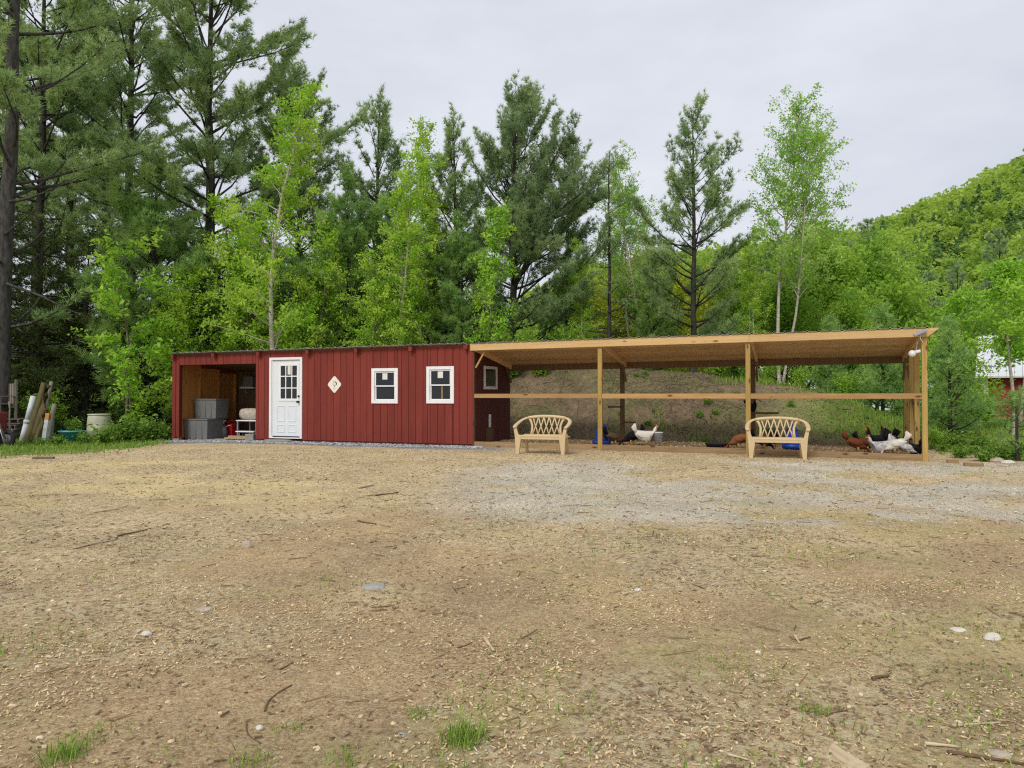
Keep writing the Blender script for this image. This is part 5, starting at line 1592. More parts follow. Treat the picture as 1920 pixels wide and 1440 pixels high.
place_tree('birch', 'wide bright birch left of the tall birch', b5, 432, 24.6, 0.0, Ht(375, 24.6, 432) / 7, 'birches and maples')
place_tree('birch', 'bright birch sapling before the broad pine', gen_decid('birch_d', M['mapleleaf'], M['greybark'], 67, 6.2, 0.04, base=0.12, R=1.05, nbr=28, el=40, size=0.07, per=16, sig=0.11, bend=0.8, prof=lambda u: 0.9 * (1 - u) ** 0.4 + 0.1), 930, 22.8, 0.0, Ht(388, 22.8, 930) / 6.2, 'birches and maples')
place_tree('birch', 'bright young birch between the tall birch and the bushy pine', b5, 606, 23.6, 2.4, Ht(440, 23.6, 606) / 7, 'birches and maples')
place_tree('birch', 'pale green young birch at the right edge of the broad pine', b2, 1088, 24.6, 3.1, Ht(455, 24.6, 1088) / 9, 'birches and maples')
place_tree('birch', 'bright young birch left of the shed\'s open bay', b5, 345, 24.0, 4.4, Ht(500, 24.0, 345) / 7, 'birches and maples')
place_tree('birch', 'low leafy birch just above the shed roof', b5, 700, 22.6, 1.3, Ht(480, 22.6, 700) / 7, 'birches and maples')
b6 = gen_decid('shrubby', M['shrubleaf'], M['greybark'], 68, 5.5, 0.05, base=0.05, R=1.9, nbr=34, el=34, size=0.075, per=18, sig=0.16, stems=3, bend=0.5, prof=lambda u: 1.0 - 0.5 * u)
GS = 'leafy saplings beyond the run'
for i, (px, ytop, Yd, r, me_, lab) in enumerate((
        (1545, 440, 29.0, 0.3, b6, 'rounded green tree right of the airy poplar'), (1640, 455, 31.0, 1.8, b6, 'rounded green tree below the wooded hill'),
        (1475, 500, 27.0, 3.0, b6, 'leafy thicket tree at the foot of the poplar'), (1690, 520, 33.0, 4.2, b6, 'leafy tree above the end of the run roof'),
        (1385, 520, 27.5, 5.1, b6, 'leafy thicket tree behind the open pine'), (1595, 560, 25.5, 2.2, b6, 'low leafy tree behind the last run bay'))):
    place_tree('sapling', lab, me_, px, Yd, r, Ht(ytop, Yd, px) / 5.6, GS)
b7 = gen_decid('yellowish', M['yellowleaf'], M['greybark'], 69, 5.0, 0.04, base=0.05, R=1.5, nbr=30, el=44, size=0.065, per=15, sig=0.16, stems=3, bend=0.5)
for px, ytop, Yd, r, lab in ((1180, 470, 34, 0.0, 'yellow green tree behind the sparse pine'), (1255, 475, 36, 2.0, 'yellow green tree behind the open pine\'s lower limbs'), (1345, 500, 38, 4.0, 'yellow green tree right of the open pine'), (1100, 520, 35, 5.0, 'yellow green tree at the edge of the broad pine')):
    place_tree('sapling', lab, b7, px, Yd, r, Ht(ytop, Yd, px) / 5.2, GS)
b8 = gen_decid('maple_c', M['mapleleaf'], M['birchbark'], 71, 4.6, 0.045, base=0.43, R=1.0, nbr=34, el=44, size=0.062, per=22, sig=0.12, bend=0.7, updir=0.9)
place_tree('maple', 'bright maple between the young pine and the barn roof', gen_decid('maple_d', M['mapleleaf'], M['greybark'], 72, 4.6, 0.04, base=0.10, R=1.3, nbr=34, el=40, size=0.062, per=15, sig=0.13, bend=0.7, updir=0.9), 1798, 18.8, 0.0, Ht(556, 18.8, 1798) / 4.6, 'saplings by the barn')
place_tree('birch', 'bright leafy birch with pale stem in front of the red barn', b8, 1893, 17.8, 0.0, Ht(505, 17.8, 1893) / 4.6, 'saplings by the barn')
place_tree('birch', 'slim pale stemmed birch at the barn\'s far side', b8, 1918, 20.5, 2.0, Ht(520, 20.5, 1918) / 4.6, 'saplings by the barn')

# --- the wood behind: copies of the same trees, farther back
rngT = random.Random(77)
GB = 'background trees of the wood behind the shed'
for i in range(40):
    px = -300 + i * 31 + rngT.uniform(-14, 14)
    Yd = rngT.uniform(31, 50)
    if px < 420 and i in (1, 9):
        me_ = rngT.choice([pm3, pm])
        s = rngT.uniform(0.75, 0.95)
    elif px < 420:
        me_ = rngT.choice([pmB, hm, hm2])
        s = Yd * rngT.uniform(0.017, 0.022)
    elif px < 640:
        me_ = rngT.choice([pmB, hm, hm2, pmA])
        s = rngT.uniform(0.75, 1.0)
    else:
        me_ = rngT.choice([pmB, hm, hm2])
        s = rngT.uniform(0.55, 0.72)
    place_tree('forest_tree', 'dark conifer deep in the wood behind the red shed', me_, px, Yd, rngT.uniform(0, 6), s, GB)
GR = 'conifers at the foot of the hill'
pmG = pine_meshes('hillpine', M['needle_d'], M['pinebark'], seed=81, H=16, r0=0.22, base=0.08, R=4.6, nwh=16, nb=5, el0=0, el1=40, lift=0.35, dens=0.8, K=10, L=0.34, w=0.035, sub=0.36, prof=lambda u: (1 - u) ** 0.75)
for px, ytop, Yd, r, lab in ((1875, 440, 58, 0.0, 'large layered pine at the foot of the hill'), (1800, 500, 66, 1.5, 'dark pine left of the large layered pine'), (1745, 520, 70, 2.9, 'dark pine lower on the hill foot'), (1940, 400, 70, 4.0, 'tall dark pine above the barn roof'), (1690, 470, 84, 5.0, 'dark pine standing under the ridge'), (1630, 420, 88, 0.7, 'dark pine on the skyline beside the poplar')):
    place_tree('hill_pine', lab, pmG, px, Yd, r, (CAMZ + (HOR - ytop) * Yd / F + 0.3) / 16, GR)

# ------------------------------------------------------------------ wooded hill
RP = np.array([700, 1000, 1100, 1250, 1420, 1590, 1700, 1800, 1920, 2100, 2500, 3200])
RY = np.array([660, 590, 548, 528, 508, 486, 446, 404, 340, 262, 200, 200])
YR = 230.0
def hill_h(x, y):
    px = x / y * F + 960
    zr = CAMZ + (HOR - np.interp(px, RP, RY)) * YR / F
    prog = ss(75, YR, y)
    back = 1 - 0.8 * ss(YR, YR + 260, y)
    prog = 0.55 * prog + 0.45 * np.clip((y - 75) / (YR - 75), 0, 1)
    return zr * np.minimum(prog, 1) * back + 2.5 * (fbm(x * 0.02, y * 0.02, 3) - 0.5) * prog - 0.5
rows = np.concatenate([np.linspace(74, 240, 60), np.linspace(250, 620, 20)])
pxs = np.linspace(500, 3400, 110)
PXg, Yg = np.meshgrid(pxs, rows)
Xg = (PXg - 960) / F * Yg
Zg = hill_h(Xg, Yg)
nxh = len(pxs)
ii = np.arange((len(rows) - 1) * nxh).reshape(len(rows) - 1, nxh)[:, :-1].reshape(-1)
M['hillfloor'] = mat_plain('forest_floor', S(84, 92, 52), 0.95, 0.3, 0.3, c2=S(56, 58, 38), spec=0.05)
link('hill', raw_mesh('hill', np.stack([Xg, Yg, Zg], -1).reshape(-1, 3), np.stack([ii, ii + 1, ii + nxh + 1, ii + nxh], -1), M['hillfloor'], smooth=True), kind='structure')

def blob_cloud(rng, n, kind):
    """leaf clump positions of one far tree of unit height"""
    if kind == 'round':
        lobes = rng.normal(size=(7, 3)) * np.array([0.17, 0.17, 0.13]) + np.array([0, 0, 0.64])
        c = lobes[rng.integers(0, 7, n)]
        d = unit(rng.normal(size=(n, 3)))
        return c + d * (0.17 * rng.uniform(0.6, 1.0, (n, 1)))
    z = rng.random(n) ** 1.3
    a = rng.random(n) * 2 * pi
    r = 0.24 * (1 - z) ** 0.8 * rng.uniform(0.5, 1.05, n) * (0.75 + 0.35 * np.sin(z * 34) ** 2)
    return np.column_stack([r * np.cos(a), r * np.sin(a), 0.08 + 0.92 * z])
def forest(name, label, kind, count, mat, seed, hmin, hmax, nleaf, leaf, wide):
    rng = np.random.default_rng(seed)
    protos = [blob_cloud(rng, nleaf, kind) for _ in range(5)]
    Ps, Ts, Ss = [], [], []
    k = 0
    while k < count:
        y = 115 + 140 * rng.random() ** 0.8
        px = rng.uniform(1000, 2080)
        x = (px - 960) / F * y
        cn = fbm(np.array(x * 0.03 + 20), np.array(y * 0.03 + 20), 2)
        if kind == 'cone' and y > 185:
            continue
        if kind == 'cone' and cn < 0.46 + 0.12 * ((y - 115) / 140) and rng.random() < 0.8:
            continue
        k += 1
        h = rng.uniform(hmin, hmax)
        P = protos[rng.integers(0, 5)] * np.array([h * wide, h * wide, h])
        a = rng.random() * 6.28
        R2 = np.array([[cos(a), -sin(a), 0], [sin(a), cos(a), 0], [0, 0, 1]])
        Ps.append(P @ R2.T + np.array([x, y, float(hill_h(np.array(x), np.array(y)))]))
        Ts.append(np.full(nleaf, np.clip(rng.normal(0.5, 0.2) + (cn - 0.5) * 0.5, 0, 1)))
    P, T_ = np.concatenate(Ps), np.concatenate(Ts)
    n = len(P)
    nrm = unit(rng.normal(size=(n, 3)) + np.array([0, -0.2, 0.8]))
    a = unit(np.cross(nrm, rng.normal(size=(n, 3))))
    b = np.cross(nrm, a)
    s = leaf * rng.uniform(0.6, 1.4, (n, 1)) * (0.55 + 0.45 * P[:, 1:2] / 200)
    V = np.stack([P - a * s, P - b * s * .6, P + a * s, P + b * s * .6], 1).reshape(-1, 3)
    o = link(name, raw_mesh(name, V, np.arange(4 * n).reshape(-1, 4), mat, tint=np.clip(T_ * 0.8 + 0.2 * rng.random(n), 0, 1)), kind='stuff', label=label, cat='forest')
    return o
forest('hill_leaf_forest', 'bright spring green leaf forest covering the far hill', 'round', 950, M['hillleaf'], 5, 6, 10, 230, 0.50, 1.3)
forest('hill_conifer_forest', 'dark conifers scattered over the far wooded hill', 'cone', 230, M['hillneedle'], 6, 6, 10, 300, 0.46, 1.35)

# ------------------------------------------------------------------ undergrowth
def shrub_mesh(name, seed, h, r, n, size, mat, nst=12):
    rng = np.random.default_rng(seed)
    lp = []
    for i in range(nst):
        a = rng.uniform(0, 6.28)
        d = unit(np.array([cos(a) * rng.uniform(0.2, 1.0) * r / h, sin(a) * rng.uniform(0.2, 1.0) * r / h, 1.0]))
        L_ = h * rng.uniform(0.6, 1.05)
        q = rng.uniform(0.2, 1.0, (n // nst, 1))
        lp.append(d * L_ * q + rng.normal(size=(n // nst, 3)) * size * 1.6)
    P = np.concatenate(lp)
    P[:, 2] = np.abs(P[:, 2]) + 0.01
    return leaves_mesh(name, P, rng, mat, size, updir=1.0)
sh1 = shrub_mesh('leafy_shrub_leaves', 1, 0.55, 0.4, 620, 0.05, M['weed'])
sh2 = shrub_mesh('weed_clump_leaves', 2, 0.35, 0.3, 420, 0.045, M['weed'])
sh3 = shrub_mesh('undergrowth_leaves', 3, 1.5, 0.9, 1700, 0.06, M['shrubleaf'], 18)
p = Vector((tt.location.x + 0.05, tt.location.y, tt.location.z + 0.24))
w_ = thing('seedling', 'leafy green seedling growing out of the teal tub', 'plant', p, 0.3)
w_.scale = (0.75, 0.75, 0.8)
link('leaves', sh1, w_, kind='stuff')
GW = 'weed clumps along the wood edge'
for px, py, s, lab in ((110, 836, 0.8, 'weed clump before the teal tub'), (158, 832, 0.9, 'weed clump between teal tub and barrel'), (196, 834, 1.0, 'weed clump before the cream barrel'), (222, 830, 1.1, 'weed clump right of the cream barrel'),
                       (255, 829, 1.4, 'tall weed clump halfway from barrel to shed'), (285, 826, 1.2, 'weed clump near the shed corner'), (310, 826, 1.0, 'weed clump touching the shed corner'), (76, 835, 0.6, 'weed clump at the feet of the leaning logs')):
    q = G(px, py)
    w_ = thing('weed_clump', lab, 'weed', (q.x, q.y, q.z - 0.02), px * 0.7, GW)
    w_.scale = (s, s, s)
    link('leaves', sh1 if s > 0.95 else sh2, w_, kind='stuff')
for i, (px, py) in enumerate(((1768, 846), (1790, 842), (1812, 850), (1835, 846), (1858, 852), (1880, 848), (1900, 856), (1800, 834), (1845, 832), (1915, 842))):
    q = G(px, py)
    s = (0.7, 0.95, 0.6, 0.85, 0.75)[i % 5]
    w_ = thing('bank_weed', 'leafy weed clump in the grass of the low bank', 'weed', (q.x, q.y, tz(q.x, q.y) - 0.02), i * 1.1, 'weeds on the low bank')
    w_.scale = (s, s, s * 0.8)
    link('leaves', sh1 if i % 2 else sh2, w_, kind='stuff')
GU = 'undergrowth bushes in the wood'
ru = random.Random(3)
for i in range(30):
    px = -60 + i * 36 + ru.uniform(-15, 15)
    Yd = ru.uniform(22.8, 30)
    x = (px - 960) / F * Yd
    l0, l1 = W2L(x, Yd)
    if -9.6 < l0 < 9.6 and l1 < 3.4:
        continue
    s = ru.uniform(0.6, 1.2)
    link('undergrowth_bush', sh3, None, (x, Yd, tz(x, Yd) - 0.05), ru.uniform(0, 6), 'low green bush in the undergrowth behind the red shed', 'bush', GU).scale = (s, s, s * ru.uniform(0.7, 1.1))
for i, (px, Yd, s, lab) in enumerate(((1500, 22.5, 0.55, 'bright shrub on the mound behind the second bench'), (1590, 21.5, 0.6, 'bright shrub low on the mound behind the hens'), (1350, 24.5, 0.7, 'shrub on top of the mound behind the middle post'), (1400, 24.0, 0.6, 'shrub on the mound edge near the middle post'), (1010, 22.6, 0.75, 'shrub on the mound behind the first bench'), (985, 23.4, 0.9, 'shrub high on the mound beside the shed wall'), (1060, 23.8, 0.85, 'shrub on the mound crest above the first bench'), (1330, 22.6, 0.35, 'low shrub halfway up the mound left of the middle post'), (1440, 22.2, 0.5, 'shrub on the mound behind the second bench lattice'), (1090, 24.2, 0.6, 'shrub on the mound left of the sparse pine'),
                                      (1815, 20.5, 0.8, 'dark leafy shrub below the barn corner'), (1850, 22.0, 0.9, 'leafy shrub in front of the barn foundation'), (1755, 16.6, 0.35, 'small leafy shrub at the run corner'))):
    x = (px - 960) / F * Yd
    link('mound_shrub', sh3, None, (x, Yd, tz(x, Yd) - 0.05), i * 1.3, lab, 'shrub', 'shrubs on and near the mound').scale = (s, s, s)

rw_ = random.Random(12)
for i in range(16):
    a_, b_ = rw_.uniform(2.5, 9.0), rw_.uniform(3.0, 6.6)
    x, y = L2W(a_, b_)
    s = rw_.uniform(0.25, 0.6)
    w_ = thing('mound_weed', 'low weed clump rooted on the earth mound behind the run', 'weed', (x, y, tz(x, y) - 0.03), rw_.uniform(0, 6), 'weeds on the mound')
    w_.scale = (s, s, s)
    link('leaves', sh2, w_, kind='stuff')

# ------------------------------------------------------------------ ground litter
def mesh_h(x, y):
    """height of the ground sheet incl. its fine relief"""
    z = terrain(x, y)
    l0, l1 = (x - JX) * UX + (y - JY) * UY, (x - JX) * BX + (y - JY) * BY
    return z + (1 - ss(12, 24, y)) * (0.016 * (fbm(x * 3.1, y * 3.1, 4) - 0.5) + 0.012 * (fbm(x * 9, y * 9, 3) - 0.5)) * (1 - ss(-0.6, 0.0, l1) * 0.6)
def yard_points(rng, n, y0, y1, power=1.0):
    y = y0 + (y1 - y0) * rng.random(n) ** power
    x = (rng.random(n) * 2 - 1) * (0.735 * y + 0.3)
    l0, l1 = W2L(x, y)
    ok = (l1 < -0.08) | (l0 > 9.9)
    return x[ok], y[ok]
def chips(name, label, seed, n, y0, y1, l0, l1, w0, w1, mat, power=1.0, thick=0.006, clump=0.0, lift=0.004, tiltk=0.25, cat='litter'):
    """flat splinters with real thickness, lying at small tilts"""
    rng = np.random.default_rng(seed)
    x, y = yard_points(rng, n, y0, y1, power)
    if clump:
        keep = fbm(x * 1.3 + seed, y * 1.3, 3) > rng.uniform(0.5 - clump, 0.5 + clump, len(x))
        x, y = x[keep], y[keep]
    n = len(x)
    a = rng.random(n) * 2 * pi
    L_ = rng.uniform(l0, l1, n) * (0.6 + 0.8 * rng.random(n) ** 3)
    W_ = rng.uniform(w0, w1, n)
    u = np.column_stack([np.cos(a), np.sin(a), rng.normal(size=n) * tiltk])
    v = np.column_stack([-np.sin(a), np.cos(a), rng.normal(size=n) * tiltk])
    c = np.column_stack([x, y, mesh_h(x, y) + lift])
    up = np.array([0, 0, 1.0]) * (thick * rng.uniform(0.5, 1.3, n))[:, None]
    tp_ = rng.uniform(0.3, 1.0, (n, 1))
    U, W2 = u * L_[:, None] / 2, v * W_[:, None] / 2
    V = np.stack([c - U - W2 * tp_, c - U + W2 * tp_, c + U + W2, c + U - W2, c - U - W2 * tp_ + up, c - U + W2 * tp_ + up, c + U + W2 + up, c + U - W2 + up], 1).reshape(-1, 3)
    q = np.array([(4, 7, 6, 5), (0, 1, 5, 4), (1, 2, 6, 5), (2, 3, 7, 6), (3, 0, 4, 7)])
    Fa = (np.arange(n)[:, None, None] * 8 + q[None]).reshape(-1, 4)
    tint = np.repeat(rng.random(n), 5)
    link(name, raw_mesh(name, V, Fa, mat, tint=tint), kind='stuff', label=label, cat=cat)
M['chipmat'] = mat_leaf('wood_chip', S(126, 106, 78, 1.7), S(188, 168, 130, 1.6), 0.0, 0.9, c2=S(226, 214, 190))
M['barkmat'] = mat_leaf('bark_scrap', S(92, 76, 58, 1.2), S(150, 126, 96, 1.3), 0.0, 0.95)
M['pebmat'] = mat_leaf('pebble', S(128, 114, 90, 1.7), S(178, 162, 134, 1.6), 0.0, 0.85, c2=S(224, 218, 206))
M['gravmat'] = mat_leaf('crushed_stone', S(98, 98, 98), S(186, 188, 190), 0.0, 0.85, c2=S(216, 218, 220))
chips('wood_chips', 'pale wood chips strewn over the bare yard', 1, 30000, 2.0, 5.5, 0.007, 0.024, 0.003, 0.009, M['chipmat'], 1.0, thick=0.003, clump=0.16)
chips('wood_chip_scatter', 'small wood chips across the middle of the yard', 2, 18000, 5.0, 16.5, 0.012, 0.04, 0.005, 0.014, M['chipmat'], 0.8, clump=0.25, thick=0.004)
chips('bark_scraps', 'dark bark scraps and rotted twigs over the yard', 3, 9000, 2.0, 7.0, 0.008, 0.035, 0.003, 0.009, M['barkmat'], 1.0, clump=0.2, thick=0.004)
chips('bark_scrap_scatter', 'dark twigs and bark scraps toward the shed', 4, 4200, 6.0, 16.5, 0.02, 0.08, 0.006, 0.014, M['barkmat'], 0.8, clump=0.2)
chips('twig_litter', 'fine brown twigs lying about the yard', 8, 800, 2.0, 14, 0.05, 0.2, 0.003, 0.006, M['barkmat'], 0.8, thick=0.005, tiltk=0.08)
def pebbles(name, label, seed, pts, s0, s1, mat, flat=0.6, sink=0.3):
    rng = np.random.default_rng(seed)
    x, y = pts
    n = len(x)
    t_ = (1 + 5 ** 0.5) / 2
    B = unit(np.array([(-1, t_, 0), (1, t_, 0), (-1, -t_, 0), (1, -t_, 0), (0, -1, t_), (0, 1, t_), (0, -1, -t_), (0, 1, -t_), (t_, 0, -1), (t_, 0, 1), (-t_, 0, -1), (-t_, 0, 1)], float))
    Fi = np.array([(0, 11, 5), (0, 5, 1), (0, 1, 7), (0, 7, 10), (0, 10, 11), (1, 5, 9), (5, 11, 4), (11, 10, 2), (10, 7, 6), (7, 1, 8), (3, 9, 4), (3, 4, 2), (3, 2, 6), (3, 6, 8), (3, 8, 9), (4, 9, 5), (2, 4, 11), (6, 2, 10), (8, 6, 7), (9, 8, 1)])
    s = s0 + (s1 - s0) * rng.random(n) ** 2.5
    J_ = B[None] * rng.uniform(0.7, 1.15, (n, 12, 1)) * np.stack([rng.uniform(.7, 1.3, n), rng.uniform(.7, 1.3, n), np.full(n, flat)], -1)[:, None, :]
    a = rng.random(n) * 6.28
    ca, sa = np.cos(a)[:, None], np.sin(a)[:, None]
    V = np.stack([J_[..., 0] * ca - J_[..., 1] * sa, J_[..., 0] * sa + J_[..., 1] * ca, J_[..., 2]], -1) * s[:, None, None]
    V = V + np.stack([x, y, mesh_h(x, y) + s * flat * (1 - 2 * sink) * 0.5], -1)[:, None, :]
    Fa = (np.arange(n)[:, None, None] * 12 + Fi[None]).reshape(-1, 3)
    link(name, raw_mesh(name, V.reshape(-1, 3), Fa, mat, tint=np.repeat(rng.random(n), 20)), kind='stuff', label=label, cat='stones')
rg = np.random.default_rng(9)
pebbles('yard_pebbles', 'small stones bedded in the bare yard', 10, yard_points(rg, 3000, 2.0, 16.5, 1.15), 0.005, 0.019, M['pebmat'])
gl = rg.uniform(-9.35, 0.35, 6000)
gw_ = rg.random(6000)
gd = -0.02 - 0.72 * gw_ ** 1.2 * (0.65 + 0.5 * fbm(gl * 1.1, gl * 0 + 4, 2))
gxw, gyw = L2W(gl, gd)
bayl, bayd = rg.uniform(x_bay0 + .05, x_bay1 - .05, 1400), rg.uniform(-0.02, 1.6, 1400)
bxw, byw = L2W(bayl, bayd)
pebbles('gravel_strip', 'grey crushed stone strip along the red shed', 11, (np.concatenate([gxw, bxw]), np.concatenate([gyw, byw])), 0.012, 0.038, M['gravmat'], 0.75, 0.1)
# fallen twigs on the mound
mr_ = np.random.default_rng(31)
tw_ = []
for i in range(170):
    a_, b_ = mr_.uniform(-1, 9.5), mr_.uniform(2.8, 7.0)
    x0, y0 = L2W(a_, b_)
    an = mr_.uniform(0, 6.28)
    Lk_ = mr_.uniform(0.15, 0.75)
    up_t = 0.6 if mr_.random() < 0.25 else 0.0
    P_ = []
    for q in range(4):
        xx, yy = x0 + cos(an) * Lk_ * q / 3 * (1 - 0.6 * (up_t > 0)), y0 + sin(an) * Lk_ * q / 3 * (1 - 0.6 * (up_t > 0))
        P_.append((xx, yy, float(mesh_h(np.array(xx), np.array(yy))) + 0.015 + up_t * Lk_ * q / 3 + mr_.normal() * 0.01))
    tw_.append((np.array(P_), np.linspace(0.011, 0.004, 4) * mr_.uniform(0.5, 1.2)))
link('mound_twigs', tubes_mesh('mound_twigs', tw_, M['greybark'], 4), kind='stuff', label='dead twigs and dry stems scattered over the mound', cat='twigs')
# leaf litter on the mound
rl = np.random.default_rng(15)
ml, md = rl.uniform(-3, 11.5, 24000), rl.uniform(2.7, 8.5, 24000)
mxw, myw = L2W(ml, md)
k_ = fbm(mxw * 0.9 + 3, myw * 0.9 + 8, 4) > rl.uniform(0.38, 0.72, len(mxw))
mxw, myw = mxw[k_], myw[k_]
P = np.column_stack([mxw, myw, mesh_h(mxw, myw) + 0.012])
link('leaf_litter', leaves_mesh('leaf_litter', P, rl, M['drygrass'], 0.028, updir=2.0), kind='stuff', label='dry leaf litter on the earth mound behind the run', cat='litter')
rl2, rd2 = rl.uniform(0.1, 9.2, 2600), rl.uniform(0.1, 2.4, 2600)
mxw, myw = L2W(rl2, rd2)
link('run_bedding', leaves_mesh('run_bedding', np.column_stack([mxw, myw, mesh_h(mxw, myw) + 0.008]), rl, M['chipmat'], 0.022, updir=3), kind='stuff', label='pale wood shavings on the floor of the run', cat='bedding')

# ------------------------------------------------------------------ grass
def grass_mesh(name, x, y, z, rng, h0, h1, mat, w=0.006, tint=None, lean=0.45):
    n = len(x)
    a = rng.random(n) * 6.28
    h = rng.uniform(h0, h1, n)
    d = np.column_stack([np.cos(a), np.sin(a), np.zeros(n)])
    s = np.column_stack([-np.sin(a), np.cos(a), np.zeros(n)]) * w
    b = np.column_stack([x, y, z])
    l1 = rng.uniform(0.05, lean, n)[:, None] * h[:, None]
    m1 = b + np.array([0, 0, 0.6]) * h[:, None] + d * l1 * 0.4
    t_ = b + np.array([0, 0, 1.0]) * h[:, None] * 0.95 + d * l1 * 1.3
    V = np.stack([b - s, b + s, m1 + s * .7, m1 - s * .7, t_], 1).reshape(-1, 3)
    F1 = np.arange(n)[:, None] * 5
    q = (F1 + np.array([[0, 1, 2, 3]]))
    t3 = (F1 + np.array([[3, 2, 4]]))
    faces = [tuple(r) for r in q] + [tuple(r) for r in t3]
    tn = tint if tint is not None else rng.random(n)
    return raw_mesh(name, V, faces, mat, tint=np.concatenate([tn, tn]))
rgz = np.random.default_rng(21)
# lawn strip at the wood edge, left, and the bank on the right
for nm, x0, x1, y0, y1, n, h0, h1, lab in (('grass_strip', -22, -7.5, 13.5, 25, 42000, 0.03, 0.11, 'green grass strip along the wood edge'), ('bank_grass', 7.2, 20, 12.2, 26, 40000, 0.03, 0.13, 'green grass on the low bank by the barn')):
    xw, yw = rgz.uniform(x0, x1, n), rgz.uniform(y0, y1, n)
    e = lawn_edge(xw, yw)
    k_ = (e + 30 * (fbm(xw * 1.1, yw * 1.1, 3) - 0.5) > rgz.uniform(-3, 9, n))
    xw, yw = xw[k_], yw[k_]
    link(nm, grass_mesh(nm, xw, yw, mesh_h(xw, yw), rgz, h0, h1, M['grass'], 0.009, lean=0.9), kind='stuff', label=lab, cat='grass')
n = 9000
gl, gd = rgz.uniform(3.5, 11, n), rgz.uniform(2.9, 7.5, n)
xw, yw = L2W(gl, gd)
k_ = fbm(xw * 0.8 + 5, yw * 0.8, 3) + 0.24 * ss(5, 9, gl) > rgz.uniform(0.55, 0.75, n)
xw, yw = xw[k_], yw[k_]
link('mound_grass', grass_mesh('mound_grass', xw, yw, mesh_h(xw, yw), rgz, 0.06, 0.22, M['grass'], 0.011), kind='stuff', label='sparse green grass on the mound behind the run', cat='grass')
# thin weedy blades all over the yard, in patches
n = 26000
xw, yw = yard_points(rgz, n, 2.0, 14, 1.2)
pt = fbm(xw * 1.5 + 40, yw * 1.5 + 7, 4)
k_ = pt + 0.05 * ss(-1, 3, xw) > rgz.uniform(0.56, 0.76, len(xw))
xw, yw = xw[k_], yw[k_]
link('yard_grass', grass_mesh('yard_grass', xw, yw, mesh_h(xw, yw), rgz, 0.012, 0.045, M['grass'], 0.0030, lean=1.2), kind='stuff', label='thin short grass sprouting in patches over the yard', cat='grass')
GT = 'grass tufts in the foreground'
for px, py, r, h, nb_, lab in ((868, 1385, 0.065, 0.085, 240, 'dense bright grass tuft in the near yard'), (128, 1418, 0.06, 0.07, 160, 'bright grass tuft beside a smaller trailing tuft'), (190, 1372, 0.09, 0.035, 80, 'low trailing grass tuft near the bright tuft'),
                               (655, 1420, 0.06, 0.045, 70, 'thin grass tuft left of the dense tuft'), (788, 1337, 0.05, 0.03, 80, 'small round grass tuft behind the dense tuft'), (1520, 1330, 0.05, 0.035, 90, 'small grass tuft near the dark bark strip'), (555, 1360, 0.06, 0.03, 60, 'faint grass tuft in trampled earth'),
                               (480, 1425, 0.06, 0.05, 80, 'ragged grass tuft by dark bark scraps'), (1340, 1240, 0.22, 0.022, 260, 'flat mossy grass patch beside the pale stones'), (1850, 1180, 0.25, 0.025, 260, 'flat grass patch around the pale stone'), (1700, 1245, 0.3, 0.022, 260, 'flat grass patch in front of the pale stones')):
    q = G(px, py)
    rk = np.random.default_rng(px)
    rad = r * 1.5 * rk.random(nb_) ** 0.8
    a = rk.random(nb_) * 6.28
    x, y = rad * np.cos(a), rad * np.sin(a)
    z = mesh_h(q.x + x, q.y + y) - q.z
    w_ = thing('grass_tuft', lab, 'grass tuft', q, 0, GT)
    link('blades', grass_mesh('blades', x, y, z, rk, h * 0.3, h * 1.15, M['grass'], 0.002, rk.random(nb_), 1.3), w_, kind='stuff')

# ------------------------------------------------------------------ single sticks and stones
def stick(label, pa, pb, r, mat, bend=0.0, name='stick', group='sticks on the yard', n=7, taper=0.6):
    a, b = G(*pa), G(*pb)
    r *= 0.75
    d = b - a
    side = Vector((-d.y, d.x, 0)) * bend
    pts = []
    for i in range(7):
        u = i / 6
        q = a + d * u + side * sin(pi * u) + Vector((0, 0, r * 0.75 + 0.3 * r * sin(7 * u + len(label))))
        q.z = float(mesh_h(np.array(q.x), np.array(q.y))) + r * 0.8
        pts.append(q - a)
    MB().tube(pts, [r * (1 - (1 - taper) * i / 6) * (1 + 0.12 * sin(5 * i + px_)) for i in range(7)], n, flat=0.8).build(name, mat, loc=a, label=label, cat='stick', group=group)
px_ = 3
stick('short bleached stick with split end in the open yard', (908, 1196), (926, 1220), 0.016, M['bleached'])
stick('thin dark stick lying beside the short bleached stick', (858, 1214), (884, 1205), 0.007, M['twigdark'])
stick('pale broken stick next to a forked brown one', (1487, 1190), (1496, 1205), 0.013, M['bleached'])
stick('forked brown stick touching the pale broken one', (1496, 1199), (1516, 1193), 0.008, M['twigdark'])
stick('curved dark twig in the near yard', (500, 1330), (550, 1282), 0.006, M['twigdark'], 0.12)
stick('thin bent twig lying below the curved dark twig', (466, 1352), (492, 1388), 0.005, M['twigdark'], -0.1)
stick('straight brown twig above the curved dark twig', (528, 1254), (552, 1241), 0.006, M['twigdark'])
stick('long straight stick on the sandy stretch', (140, 1030), (222, 1012), 0.016, M['bleached'], 0.02)
stick('dark brown stick behind the long straight stick', (222, 1006), (285, 992), 0.014, M['twigdark'], -0.03)
stick('weathered stick with bark at the edge of the sand', (176, 962), (224, 956), 0.02, M['bleached'])
stick('bark covered stick near the gravel strip', (672, 915), (700, 911), 0.03, M['bleached'])
stick('crooked twig in the middle of the yard', (705, 930), (748, 924), 0.016, M['twigdark'], 0.08)
stick('dark twig pair in the middle of the yard', (672, 977), (706, 984), 0.014, M['twigdark'])
stick('dark rotted strip of bark in the green patch', (1632, 1270), (1662, 1265), 0.014, M['twigdark'], 0.05)
